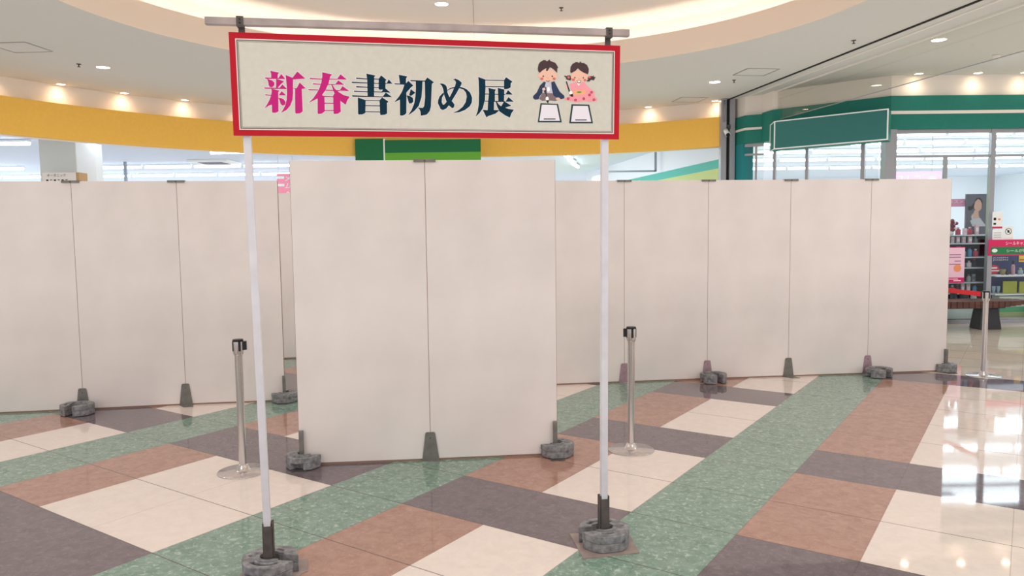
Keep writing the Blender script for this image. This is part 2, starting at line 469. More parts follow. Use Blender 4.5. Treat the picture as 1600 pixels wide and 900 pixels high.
# smoke barrier glass hanging from the ceiling
gA = Vector((4.56, 14.0)); gB = Vector((5.5, 8.32)); gd = (gB - gA).normalized()
root = empty('smoke_barrier', (gA.x, gA.y, ZC), 0, 'long grey glass smoke barrier hanging from the ceiling before the green shop', 'glass barrier')
for L_, L2 in ((0, .46), (.46, 2.42), (2.42, 4.37), (4.37, 6.32), (6.32, 8.27), (8.27, 10.22), (10.22, 11.6)):
    a = gA + gd * (L_ + .006); b = gA + gd * (L2 - .006)
    mb = MB(); mb.beam((a.x, a.y, 3.70), (b.x, b.y, 3.70), .008, .50, M_GLASSB); mb.put('glass_pane', root)
mb = MB(); e = gA + gd * 11.6; mb.beam((gA.x, gA.y, 3.94), (e.x, e.y, 3.94), .035, .02, M_TRIM); mb.put('top_rail', root)
mb = MB(); mb.beam((gA.x, gA.y, 3.447), (e.x, e.y, 3.447), .010, .010, M_FRAME); mb.put('edge_strip', root)

# shop window frames and panes -------------------------------------------------
def window(name, a, b, z0, z1, mull, trans, fw=.06, glass=True, hidden_low=False):
    a = Vector(a); b = Vector(b); d = (b - a).normalized()
    fr = MB()
    for z in (z1 - fw / 2,) + tuple(trans): fr.beam((a.x, a.y, z), (b.x, b.y, z), fw, fw if z > z1 - fw else .035, M_FRAME)
    fr.beam((a.x, a.y, z0 + .03), (b.x, b.y, z0 + .03), fw, .06, M_FRAME)
    for (t, za, zb, w) in mull:
        p = a + d * t; fr.beam((p.x, p.y, za), (p.x, p.y, zb), w, w, M_FRAME, up=(d.x, d.y, 0))
    w_ = fr.build(name); tag(w_, kind='structure')
    if glass:
        g = MB(); g.beam((a.x, a.y, (z0 + z1) / 2), (b.x, b.y, (z0 + z1) / 2), .008, z1 - z0, M_GLASS); g.build('pane', w_)
    return w_


def tx(px, Y=12.16): return (px - 800) / F_PX * Y * 1.0
YA = 12.20
window('window_1', (5.98, YA), (12.9, YA + .1), 0, 3.10,
       [(.02, 0, 3.1, .17), (tx(1546) - 5.98 + .03, 0, 3.1, .075), (tx(1474) - 5.98 + .02, 0, 2.68, .05), (tx(1618) - 5.98, 0, 3.1, .06)], (2.68,))
LB = (P1 - P2).length
window('window_2', (P2.x + .05, P2.y + .08), (P1.x - .12, P1.y + .12), 0, 3.10,
       [(LB * .02, 0, 3.1, .05), (LB * .32, 0, 3.1, .05), (LB * .80, 0, 3.1, .06)], ())
window('window_3', (P4.x, P4.y + .1), (P3.x + .06, P3.y + .05), 0, 3.10, [(.02, 0, 3.1, .04), (.24, 0, 3.1, .04)], (2.9,), glass=True)

# green box sign -------------------------------------------------------------
S1 = Vector((4.47, 13.02)); S2 = Vector((5.76, 11.76)); S3 = Vector((5.95, 12.05)); S4 = Vector((4.55, 13.45))
root = empty('box_sign', (S1.x, S1.y, 2.9), 0, 'blank green box sign with thin white edging under the glass barrier', 'sign')
mb = MB(); mb.prism([(p.x, p.y) for p in (S1, S2, S3, S4)], 2.90, 3.37, M_GRN)
mb.put('sign_box', root)
d = (S2 - S1).normalized(); n = Vector((d.y, -d.x, 0)).normalized()
if n.y > 0: n = -n
mb = MB(); M_GRN2 = mat('sign_face_green', (46, 112, 108), .5)
a3 = Vector((S1.x, S1.y, 0)) + n * .001; b3 = Vector((S2.x, S2.y, 0)) + n * .001
mb.slab([a3 + Vector((0, 0, 2.91)), b3 + Vector((0, 0, 2.91)), b3 + Vector((0, 0, 3.36)), a3 + Vector((0, 0, 3.36))], n, .006, M_GRN2); mb.put('sign_face', root)
mb = MB()
for z in (2.908, 3.362): mb.beam(a3 + n * .008 + Vector((0, 0, z)), b3 + n * .008 + Vector((0, 0, z)), .014, .018, M_WHITE)
for p in (a3, b3): mb.beam(p + n * .008 + Vector((0, 0, 2.90)), p + n * .008 + Vector((0, 0, 3.37)), .018, .014, M_WHITE)
mb.beam((S4.x - .01, S4.y, 2.9), (S4.x - .01, S4.y, 3.37), .014, .014, M_WHITE)
for z in (2.908, 3.362): mb.beam((S1.x - .008, S1.y, z), (S4.x - .008, S4.y, z), .012, .014, M_WHITE)
mb.put('edging', root)

# green sign over the centre of the yellow band -------------------------------
Yc = 15.18
def rectp(x0, x1, y0, y1, Y): return at(x0, (y0 + y1) / 2, Y).x, at(x1, (y0 + y1) / 2, Y).x, at((x0 + x1) / 2, y1, Y).z, at((x0 + x1) / 2, y0, Y).z
x0, x1, z0, z1 = rectp(555, 599, 217, 256, Yc); xa, xb, za, zb = rectp(601.5, 751, 218, 256, Yc)
root = empty('shop_sign', (x0, Yc, z0), 0, 'plain green shop sign with lime lower strip on the yellow band', 'sign')
mb = MB(); mb.box(x0, x1, Yc, Yc + .12, z0, z1, mat('deep_green', (12, 106, 62), .5)); mb.put('square_panel', root)
zm = at(676, 238, Yc).z
mb = MB(); mb.box(xa, xb, Yc, Yc + .12, zm, zb, mat('deep_green', (12, 106, 62), .5)); mb.put('upper_panel', root)
mb = MB(); mb.box(xa, xb, Yc, Yc + .12, za, zm, mat('lime_green', (98, 170, 52), .5)); mb.put('lower_strip', root)
mb = MB(); mb.box(x1, xa, Yc + .005, Yc + .12, z0, z1, M_WHITE); mb.put('divider', root)

# ================================================================== SHOP INTERIOR
ZI = 3.42
mb = MB(); mb.box(-19, 19, 10.5, 30, ZI, ZI + .03, M_INT)
# keep the shop ceiling outside the rotunda: cut by building strips instead
mb = MB()
def arc_y(x):
    v = (FR + .3) ** 2 - (x - FC.x) ** 2
    return FC.y + math.sqrt(v) if v > 0 else FC.y - 2
xs = [-19 + .5 * i for i in range(0, 77)]
def front_y(x):
    if x < 4.0: return arc_y(x) - (.0 if x > -8.2 else 0)
    if x < 4.6: return 14.7
    if x < 6.0: return P2.y + .35 + (x - 4.5) / 1.5 * (P1.y - P2.y)
    return 12.5
for xa_, xb_ in zip(xs, xs[1:]):
    mb.add([(xa_, front_y(xa_), ZI), (xb_, front_y(xb_), ZI), (xb_, 30, ZI), (xa_, 30, ZI)], [(0, 1, 2, 3)], M_INTC)
tag(mb.build('ceiling_shop', recalc=False), kind='structure')
mb = MB(); mb.box(-19, 19, 30, 30.1, 0, ZI, M_INT); tag(mb.build('wall_shop_back'), kind='structure')
mb = MB(); mb.box(-19.1, -19, 5, 30, 0, ZI, M_INT); tag(mb.build('wall_shop_left'), kind='structure')
mb = MB(); mb.box(19, 19.1, 12, 30, 0, ZI, M_INT); tag(mb.build('wall_shop_right'), kind='structure')
# dividing wall with teal and lime bands
D0 = Vector((3.99, 14.62)); D1 = Vector((3.16, 20.9)); D2 = D0 + (D1 - D0) * 1.75
mb = MB()
dn = Vector((-(D2 - D0).y, (D2 - D0).x)).normalized()
for za, zb, mt in ((0, 2.72, mat('lime_wall', (196, 214, 140), .6)), (2.72, 2.89, mat('teal_stripe', (84, 186, 170), .6)), (2.89, ZI, M_INT)):
    mb.prism([(D0.x, D0.y), (D2.x, D2.y), (D2.x + .12, D2.y), (D0.x + .12, D0.y)], za, zb, mt)
tag(mb.build('wall_divider'), kind='structure')
# area lamps added besides the tubes to brighten the shop interiors
for (x, y) in ((-13, 17), (-8, 18), (-3, 19), (-10, 25), (-3, 25), (1, 18), (1, 24)):
    area_light('shop_fill', (x, y, ZI - .18), 3.5, SHOP_W, (.9, .96, 1), size_y=1.6)
for (x, y) in ((7.5, 14.2), (9.5, 13.6), (11.5, 14.2), (6.5, 18), (11, 18), (15.5, 16), (8, 24), (14, 24)):
    area_light('shop_fill', (x, y, ZI - .18), 3.2, SHOP_W * 1.8, (.9, .96, 1), size_y=1.4)

# fluorescent fittings -------------------------------------------------------
root = empty('fluorescent_light', (0, 0, ZI - .02), 0, 'x', 'light')
mb = MB(); mb.box(-.62, .62, -.05, .05, -.03, .0, M_WHITE); mb.build('housing', root)
mb = MB(); mb.tube((-.60, 0, -.06), (.60, 0, -.06), .032, M_TUBE, 10); mb.build('tube', root)
proto = root; first = True


def tube_row(xs_, y, label, group, rz=0):
    global first
    for n_, x_ in enumerate(sorted(xs_)):
        o = proto if first else copy_tree(proto); first = False
        lb = label if len(xs_) == 1 else label.replace('fluorescent light', '%s fluorescent light from the left' % ORD[n_], 1)
        o.location = (x_, y, ZI - .02); o.rotation_euler = (0, 0, rz); tag(o, lb, 'light', group)


GL = 'fluorescent lights in the shop behind the yellow band'
tube_row([-11.0, -9.7, -7.55 - .15], 14.6, 'fluorescent light in the nearest row of the left shop', 'near fluorescent row of the left shop')
tube_row([-5.9, -4.6, -3.3, .35], 16.7, 'fluorescent light in the second row, just under the yellow band', 'second fluorescent row of the left shop')
tube_row([-16, -14.7, -13.4, -10.3, -9.0, -7.7, -6.4, -5.1], 20.2, 'fluorescent light in the third row of the left shop', 'third fluorescent row of the left shop')
tube_row([-16, -14.7, -13.4, -12.1, -10.8, -9.5, -8.2, -6.9, -5.6], 23.2, 'fluorescent light in the far row just above the left panels', 'far fluorescent row of the left shop')
for k in range(4):
    tube_row([1.2 + .2 * k], 17.4 + 1.32 * k, '%s fluorescent light in the slanting row right of the tall centre panels' % ('nearest', 'second', 'third', 'farthest')[k], 'slanting fluorescent row', rz=1.35)
for y in (13.4, 14.9, 16.5, 18.3, 20.5, 23.5):
    xs_ = [5.2 + 1.3 * k for k in range(12)]
    xs_ = [x for x in xs_ if x / y * F_PX + 800 < 1690 and (y > 14 or x > 6.8) and x / y * F_PX + 800 > 1150]
    tube_row(xs_, y, 'fluorescent light, %s behind right shop windows' % {13.4: 'nearest row', 14.9: 'second row', 16.5: 'third row', 18.3: 'fourth row', 20.5: 'fifth row', 23.5: 'farthest row'}[y], 'fluorescent lights of the right shop, %s' % {13.4: 'nearest row', 14.9: 'second row', 16.5: 'third row', 18.3: 'fourth row', 20.5: 'fifth row', 23.5: 'farthest row'}[y])

# square column with a small notice box, inside the left opening
mb = MB()
cy = 14.35; a = at(62, 250, cy); b = at(119, 250, cy)
mb.box(a.x, b.x, cy, cy + .55, 0, ZI, mat('column_paint', (212, 212, 204), .7)); mb.prism([(b.x, cy + .02), (b.x + .2, cy + .3), (b.x + .2, cy + .55), (b.x, cy + .55)], 0, ZI, M_WHITE)
tag(mb.build('wall_column'), kind='structure')
yb = cy - .30; a = at(66, 270, yb); b = at(119, 283, yb)
root = empty('notice_box', (a.x, yb, b.z), 0, 'white notice box with small dark lettering on the column, left', 'sign')
mb = MB(); mb.box(a.x, b.x, yb, cy - .01, b.z, a.z, M_WALLW); mb.box(b.x, b.x + .05, yb + .01, cy - .01, b.z, a.z, mat('wood_edge', (190, 150, 100), .6)); mb.put('box', root)
mb = MB(); mid = (a + b) / 2
text_on(mb, 'オーガニック', (mid.x - .05, yb, mid.z + .03), (1, 0, 0), (0, 0, 1), .34, .05, M_FRAMED); [mb.box(mid.x - .24 + .07 * k_, mid.x - .20 + .07 * k_, yb - .003, yb - .001, mid.z - .07 + .012 * (k_ % 2), mid.z - .045, M_FRAMED) for k_ in range(6)]
mb.put('lettering', root)
# ceiling cassette, pendant cable and partition frames in the left shop
c = atz(335, 253, ZI - .02)
root = empty('air_conditioner', (c.x, c.y, ZI - .004), 0, 'square ceiling air conditioner in the left shop beyond the pole', 'air conditioner')
mb = MB(); mb.box(-.5, .5, -.5, .5, -.05, 0, M_WHITE); mb.build('panel', root)
mb = MB(); mb.box(-.3, .3, -.3, .3, -.06, -.05, mat('grille_grey', (90, 100, 120), .6)); mb.build('grille', root)
for px, wpx, nm in ((193, 1.5, 'left'),):
    Y = 19.4; a = at(px, 225, Y); mb = MB(); mb.box(a.x - .03, a.x + .03, Y, Y + .06, 0, ZI, mat('post_grey', (150, 160, 170), .6)); tag(mb.build('trim_8'), kind='structure')
Y = 18.0; a = at(1025, 235, Y); mb = MB(); mb.box(a.x - .03, a.x + .02, Y, Y + .05, at(1025, 268, Y).z, ZI, mat('post_grey', (150, 160, 170), .6))
b = at(950, 268, Y); mb.box(b.x, a.x, Y, Y + .04, b.z - .02, b.z + .02, mat('post_grey', (150, 160, 170), .6)); tag(mb.build('trim_9'), kind='structure')
# pink banner in the gap
Y = 18.5; a = at(432, 271, Y); b = at(462, 330, Y)
root = empty('banner', (a.x, Y, b.z), 0, 'pink banner with white strokes hanging in the shop beside the centre panels', 'banner')
mb = MB(); mb.box(a.x, b.x, Y, Y + .01, b.z, a.z, mat('banner_pink', (244, 150, 172), .6)); mb.put('cloth', root)
mb = MB(); mb.tube((a.x + .04, Y + .005, a.z), (a.x + .04, Y + .005, ZI), .003, M_FRAME, 6); mb.tube((b.x - .04, Y + .005, a.z), (b.x - .04, Y + .005, ZI), .003, M_FRAME, 6); mb.put('hanger', root)
mb = MB(); mid = (a + b) / 2
for zz, s_ in ((a.z - .12, 'メ'), (a.z - .30, 'ム'), (a.z - .50, 'ヘ')): text_on(mb, s_, (mid.x + .06, Y, zz), (1, 0, 0), (0, 0, 1), .16, .13, M_WHITE)
for zz in (a.z - .1, a.z - .28): mb.box(a.x + .0, a.x + .18, Y - .004, Y - .002, zz - .03, zz + .03, M_WHITE)
mb.put('lettering', root)

# ================================================================== RECESSED LIGHTS, HATCHES, SPRINKLERS
def downlight_geo(r, disc):
    root = empty('downlight', (0, 0, 0)); mb = MB(); mb.lathe([(r * 1.0, -.004), (r * 1.16, -.010), (r * 1.22, 0)], 28, M_TRIM, cap=False); mb.build('trim_ring', root)
    mb = MB(); mb.lathe([(0.0001, -.004), (r, -.004)], 28, disc, cap=False); mb.build('lamp_face', root)
    return root


dlA = downlight_geo(.085, M_DISC); dlW = downlight_geo(.06, M_DISCW)
first_d = {'A': True, 'W': True}


def put_dl(k, loc, label, group=None):
    src = dlA if k == 'A' else dlW
    o = src if first_d[k] else copy_tree(src); first_d[k] = False
    o.location = loc; tag(o, label, 'ceiling light', group); return o


p = atz(690, 6, ZD); put_dl('A', (p.x, p.y, ZD), 'round white downlight in the dome above the sign')
p = atz(161, 105, ZC); put_dl('A', (p.x, p.y, ZC), 'round white downlight in the ceiling left of the sign')
p = atz(1117, 128, ZC); put_dl('A', (p.x, p.y, ZC), 'round white downlight in the ceiling right of the sign')
p = atz(1467, 62, ZC); put_dl('A', (p.x, p.y, ZC), 'round white downlight seen through the glass barrier, upper right')


def spot(x, y, power=SPOT_W):
    l = bpy.data.lights.new('wall_washer', 'SPOT'); l.energy = power; l.color = (1, .85, .68); l.spot_size = math.radians(150); l.spot_blend = 1; l.shadow_soft_size = .05
    o = bpy.data.objects.new('wall_washer', l); COL.objects.link(o); o.location = (x, y, ZC - .03); return o


angs = [156.0, 148.7, 141.2, 133.6, 126.0, 118.4, 110.8, 103.2, 95.6, 88, 80.6, 73.1, 65.66, 55.9]
lab = {148.7: 'warm recessed spotlight at the wall, left of the white downlight', 141.2: 'warm recessed spotlight at the wall, below the white downlight', 133.6: 'warm recessed spotlight at the wall, nearest the left of the sign',
       65.66: 'warm recessed spotlight at the wall, right of the sign', 55.9: 'warm recessed spotlight in the corner by the shutter post'}
for a in angs:
    r = FR + .015; x = FC.x + r * math.cos(math.radians(a)); y = FC.y + r * math.sin(math.radians(a))
    if a in lab: put_dl('W', (x, y, ZC), lab[a])
    spot(x, y)
for px, py, lb in ((1437, 119, 'warm recessed spotlight above the green band, seen through the glass barrier'), (1530, 117.5, 'warm recessed spotlight above the green band, by the upper right edge'), (1604, 118, 'warm recessed spotlight half cut by the right edge')):
    x = at(px, py, 12.05).x
    put_dl('W', (x, 12.08, ZC), lb); spot(x, 12.08)

def hatch(corn, lb):
    P = [atz(x, y, ZC) for x, y in corn]; c = sum(P, Vector()) / 4
    root = empty('access_hatch', (c.x, c.y, ZC), 0, lb, 'ceiling hatch')
    a, b, d_ = P[0], P[1], P[3]
    side = .5; th = math.atan2((P[1] - P[0]).y, (P[1] - P[0]).x)
    u = Vector((math.cos(th), math.sin(th), 0)); w = Vector((-u.y, u.x, 0)); s2 = side / 2
    q = [c - u * s2 - w * s2, c + u * s2 - w * s2, c + u * s2 + w * s2, c - u * s2 + w * s2]
    mb = MB()
    for i in range(4): mb.beam(q[i] - Vector((0, 0, .003)), q[(i + 1) % 4] - Vector((0, 0, .003)), .016, .008, M_FRAME)
    mb.put('frame', root)
    mb = MB(); mb.slab([p_ - Vector((0, 0, .001)) for p_ in q], (0, 0, -1), .002, M_CEIL); mb.put('cover', root)


hatch([(-14, 68), (50, 66), (75, 81), (12, 80)], 'square ceiling hatch at the upper left edge')
hatch([(1148, 117), (1172, 106), (1215, 108), (1190, 118)], 'square ceiling hatch right of the white downlight')
hatch([(1043, 160), (1062, 151), (1112, 151), (1095, 160)], 'square ceiling hatch near the wall, right of the sign')
sp = empty('sprinkler', (0, 0, 0)); mb = MB(); mb.lathe([(.03, 0), (.03, -.006), (.008, -.012), (.008, -.035), (.022, -.038), (.022, -.042)], 14, M_GREYD); mb.build('head', sp)
for k, (px, py, z, lb) in enumerate(((123, 100, ZC, 'small sprinkler head left of the white downlight'), (1147, 125, ZC, 'small sprinkler head between the white downlight and a hatch'), (877, 12, ZD, 'small sprinkler head in the dome, upper right of the sign'), (1334, 63, ZC, 'small sprinkler head beside the black ceiling slot'))):
    o = sp if k == 0 else copy_tree(sp); q = atz(px, py, z); o.location = (q.x, q.y, z); tag(o, lb, 'sprinkler')
q = atz(1557, 86, ZC)
root = empty('smoke_detector', (q.x, q.y, ZC), 0, 'small round smoke detector on the ceiling behind the glass barrier', 'smoke detector')
mb = MB(); mb.lathe([(.055, 0), (.055, -.02), (.035, -.04), (.0001, -.042)], 20, M_TRIM); mb.build('body', root)

# ================================================================== PARTITION PANELS
PW_, PH_, PT_ = .9, 2.1, .03
pan = empty('partition_panel', (0, 0, 0))
mb = MB(); mb.box(.0018, PW_ - .0018, 0, PT_, .014, PH_, M_PANEL); mb.build('board', pan, bevel=.0015)
mb = MB()
mb.box(.0, .0018, .001, PT_ - .001, .012, PH_ - .002, M_PANEL_EDGE); mb.box(PW_ - .0018, PW_, .001, PT_ - .001, .012, PH_ - .002, M_PANEL_EDGE)
mb.box(.004, PW_ - .004, .004, PT_ - .004, 0, .0139, M_PANEL_EDGE); mb.build('edge_strip', pan)
firstp = True


def panel(a, b, lb):
    """front face runs from a to b"""
    global firstp
    o = pan if firstp else copy_tree(pan); firstp = False
    a = Vector(a); b = Vector(b); th = math.atan2(b.y - a.y, b.x - a.x); o.location = (a.x, a.y, 0); o.rotation_euler = (0, 0, th)
    o.scale = ((b - a).length / PW_, 1, 1); tag(o, lb, 'partition panel'); return o


C0, C1, C2 = (-1.492, 5.185), (-.588, 5.265), (.311, 5.36)
Lp = [(-4.87, 6.80), (-3.975, 6.935), (-3.09, 7.09), (-2.19, 7.20)]
Rp = [(.275, 7.765), (1.165, 7.875), (2.06, 7.985), (2.955, 8.08), (3.847, 8.17), (4.755, 8.265)]
panel(C0, C1, 'left one of the two tall cream panels standing foremost in the centre')
panel(C1, C2, 'right one of the two tall cream panels standing foremost in the centre')
panel(Lp[0], Lp[1], 'cream partition panel cut by the left edge of the photo')
panel(Lp[1], Lp[2], 'cream partition panel second from the left edge, between two joints')
panel(Lp[2], Lp[3], 'cream partition panel behind the left sign pole and left stanchion')
panel((-2.95, 9.62), (-2.06, 9.74), 'cream panel far behind, seen in the narrow gap left of the centre panels')
rl = ['cream partition panel directly behind the right sign pole', 'cream partition panel right of the middle stanchion', 'cream partition panel in the right row between weight and bare bracket',
      'cream partition panel second from the right end of the right row', 'cream partition panel at the right end of the right row']
for k in range(5): panel(Rp[k], Rp[k + 1], rl[k])


def dirn(a, b):
    d = (Vector(b) - Vector(a)).normalized(); return d


# joint clips on top
clip = empty('joint_clip', (0, 0, 0)); mb = MB()
mb.box(-.075, .075, -.012, PT_ + .012, PH_ + .001, PH_ + .006, M_GREY); mb.box(-.075, .075, -.013, -.002, PH_ - .014, PH_ + .006, M_GREY); mb.box(-.075, .075, PT_ + .002, PT_ + .013, PH_ - .014, PH_ + .006, M_GREY)
mb.build('clip_body', clip)
mb = MB(); mb.tube((0, -.014, PH_ - .006), (0, -.019, PH_ - .006), .006, M_GREYD, 8); mb.build('screw', clip)
fc = True


def put_clip(p, a, b, lb):
    global fc
    o = clip if fc else copy_tree(clip); fc = False
    d = dirn(a, b); o.location = (p[0], p[1], 0); o.rotation_euler = (0, 0, math.atan2(d.y, d.x)); tag(o, lb, 'clip')


put_clip(C1, C0, C2, 'flat grey metal clip on top of the joint of the two centre panels')
put_clip(Lp[1], Lp[0], Lp[2], 'dark metal clip on top of the leftmost panel joint, below the notice box')
put_clip(Lp[2], Lp[1], Lp[3], 'metal clip on top of the second panel joint from the left')
for k, lb in ((1, 'metal clip on top of the joint just right of the right sign pole'), (2, 'metal clip on top of the joint left of the shutter post'), (3, 'metal clip on top of the joint below the green box sign'), (4, 'metal clip on top of the last joint of the right row')):
    put_clip(Rp[k], Rp[k - 1], Rp[k + 1], lb)


# trapezoid foot brackets at the joints
def foot_mb(mt):
    mb = MB(); w0, w1, h = .060, .031, .205
    mb.slab([(-w0, -.004, .002), (w0, -.004, .002), (w1 + .004, -.004, h - .01), (w1 - .004, -.004, h), (-w1 + .004, -.004, h), (-w1 - .004, -.004, h - .01)], (0, -1, 0), .004, mt)
    return mb


feet = {}
def foot(p, a, b, mt, lb, plate=True):
    key = (mt.name, plate)
    if key in feet: o = copy_tree(feet[key])
    else:
        o = empty('foot_bracket'); feet[key] = o
        foot_mb(mt).build('upright_plate', o, bevel=.001)
        mb = MB(); fy = -.10 if plate else -.03
        mb.add([(-.060, -.004, .0), (.060, -.004, 0), (.085, fy, 0), (-.0, fy, 0), (-.060, -.004, .004), (.060, -.004, .004), (.085, fy, .004), (0, fy, .004)],
               [(0, 3, 2, 1), (4, 5, 6, 7), (0, 1, 5, 4), (1, 2, 6, 5), (2, 3, 7, 6), (3, 0, 4, 7)], mt); mb.build('floor_plate', o)
        mb = MB(); mb.tube((0, -.008, .165), (0, -.012, .165), .005, M_GREYD, 8); mb.build('screw', o)
    d = dirn(a, b); o.location = (p[0], p[1], 0); o.rotation_euler = (0, 0, math.atan2(d.y, d.x)); tag(o, lb, 'bracket')


foot(C1, C0, C2, M_GREY, 'grey trapezoid foot bracket at the joint of the centre panels', False)
foot(Lp[1], Lp[0], Lp[2], M_GREY, 'trapezoid foot bracket rising behind the horseshoe weight at the far left', False)
foot(Lp[2], Lp[1], Lp[3], M_GREY, 'bare trapezoid foot bracket at the joint left of the left stanchion')
foot(Rp[1], Rp[0], Rp[2], M_PINKREFL, 'foot bracket with painted pink reflection, half hidden behind the middle stanchion', False)
foot(Rp[2], Rp[1], Rp[3], M_PINKREFL, 'foot bracket with painted pink reflection behind the horseshoe weight right of the middle stanchion', False)
foot(Rp[3], Rp[2], Rp[4], M_GREY, 'bare grey foot bracket with floor plate in the right row')
foot(Rp[4], Rp[3], Rp[5], M_PINKREFL, 'foot bracket behind the second weight from the right end', False)


# end struts (slim upright on a floor plate)
strut0 = empty('end_strut'); mb = MB(); mb.box(-.014, .014, -.034, -.004, .004, .25, M_GREY); mb.box(-.008, .008, -.0345, -.0335, .10, .245, M_GREYD) if False else None
mb.build('upright', strut0, bevel=.001)
mb = MB(); mb.box(-.05, .05, -.145, .02, 0, .004, M_GREYD); mb.build('floor_plate', strut0)
fs_ = True
def strut(p, a, b, lb):
    global fs_
    o = strut0 if fs_ else copy_tree(strut0); fs_ = False
    d = dirn(a, b); o.location = (p[0], p[1], 0); o.rotation_euler = (0, 0, math.atan2(d.y, d.x)); tag(o, lb, 'strut')


strut((C0[0] + .02, C0[1]), C0, C1, 'slim grey upright at the left end of the centre panels')
strut((C2[0] - .018, C2[1]), C1, C2, 'slim silver upright at the right end of the centre panels')
strut((Lp[3][0] - .0, Lp[3][1]), Lp[2], Lp[3], 'slim dark upright at the right end of the left panel row')
strut((Rp[5][0] - .015, Rp[5][1]), Rp[4], Rp[5], 'slim dark upright at the right end of the right panel row')


# ------------------------------------------------------------------ horseshoe weights
def shoe(R=.125, r=.042, slot=.030, n=44, notch=None):
    """outline of a disc with a slot open towards +x; notch = (angle, half width, depth)"""
    a_o = math.asin(slot / R); a_i = math.asin(min(.99, slot / r)); P = []
    for i in range(n + 1):
        a = a_o + (2 * PI - 2 * a_o) * i / n
        rr = R * (1 + .03 * math.cos(6 * a))
        if notch and abs((a - notch[0])) < notch[1]: rr = R - notch[2]
        P.append((rr * math.cos(a), rr * math.sin(a)))
    for i in range(13):
        a = -a_i - (2 * PI - 2 * a_i) * i / 12
        P.append((r * math.cos(a), r * math.sin(a)))
    return P


def arc_slot(r, w, a0, a1, n=10):
    P = [((r + w) * math.cos(a0 + (a1 - a0) * i / n), (r + w) * math.sin(a0 + (a1 - a0) * i / n)) for i in range(n + 1)]
    P += [((r - w) * math.cos(a1 + (a0 - a1) * i / n), (r - w) * math.sin(a1 + (a0 - a1) * i / n)) for i in range(n + 1)]
    return P


def ell(cx, cy, r, n=12): return [(cx + r * math.cos(2 * PI * i / n), cy + r * math.sin(2 * PI * i / n)) for i in range(n)]


def weight_geo(R, h, rot_notch, slot=.03):
    root = empty('stand_weight'); mb = MB()
    up = [shoe(R, .042, slot), arc_slot(R * .68, .010, PI * 1.25, PI * 1.75), arc_slot(R * .62, .007, PI * .35, PI * .6), ell(-R * .75, 0, .009)]
    v, f = curve_solid(up, h * .52, h, .005, M_WEIGHT); mb.add(v, f, M_WEIGHT)
    v, f = curve_solid([shoe(R * .99, .044, slot + .002, notch=(rot_notch, .30, .05))], 0, h * .53, .004, M_WEIGHT); mb.add(v, f, M_WEIGHT)
    mb.build('weight_body', root, recalc=False)
    mb = MB(); v, f = curve_solid([shoe(.062, .044, .031)], h - .001, h + .006, .002, M_WEIGHT); mb.add(v, f, M_WEIGHT); mb.build('collar', root, recalc=False)
    return root


wA = weight_geo(.123, .085, PI * 1.42)
fw_ = True
def weight(x, y, rz, lb, scale=(1, 1, 1), z=0):
    global fw_
    o = wA if fw_ else copy_tree(wA); fw_ = False
    o.location = (x, y, max(z, .0045)); o.rotation_euler = (0, 0, rz); o.scale = scale; tag(o, lb, 'weight'); return o


weight(C0[0] + .036, C0[1] - .012, 0.09, 'round grey weight round the left end of the centre panels')
weight(C2[0] - .005, C2[1] + .01, PI + .1, 'round grey weight round the right end of the centre panels')
weight(Lp[3][0] - .0, Lp[3][1] + .0, PI + .1, 'round dark weight at the right end of the left panel row')
weight(Rp[5][0] - .01, Rp[5][1] + .01, PI + .1, 'dark weight at the right end of the right panel row')
weight(-3.94, 6.775, -PI / 2 - .12, 'horseshoe weight before the leftmost panel joint', (1.0, 1.15, 1.1))
weight(2.085, 7.83, -PI / 2 + .35, 'horseshoe weight before the joint right of the middle stanchion', (1.0, 1.1, 1.1))
weight(3.90, 8.015, -PI / 2 + .42, 'horseshoe weight before the last joint of the right row', (1, 1.15, 1.05))

# ================================================================== SIGN STAND
FL_ = Vector((-1.1635, 3.5018)); FRt = Vector((.457, 3.8066))
sd = (FRt - FL_).normalized(); sn = Vector((sd.y, -sd.x))   # towards the camera
S3d = Vector((sd.x, sd.y, 0)); N3 = Vector((sn.x, sn.y, 0)); O3 = Vector((FL_.x, FL_.y, 0)); UZ = Vector((0, 0, 1))


def SP(s, z, off=0): return O3 + S3d * s + N3 * off + UZ * z


def pix_on_sign(x, y, off):
    d = ray(x, y); t = (O3 + N3 * off - Vector((0, 0, CAM_H))).dot(N3) / d.dot(N3)
    return Vector((0, 0, CAM_H)) + d * t


def lb_box(mb, s0, s1, o0, o1, z0, z1, mt):
    v = [SP(s, z, o) for z in (z0, z1) for s, o in ((s0, o1), (s1, o1), (s1, o0), (s0, o0))]
    mb.add(v, [(3, 2, 1, 0), (4, 5, 6, 7), (0, 1, 5, 4), (1, 2, 6, 5), (2, 3, 7, 6), (3, 0, 4, 7)], mt)


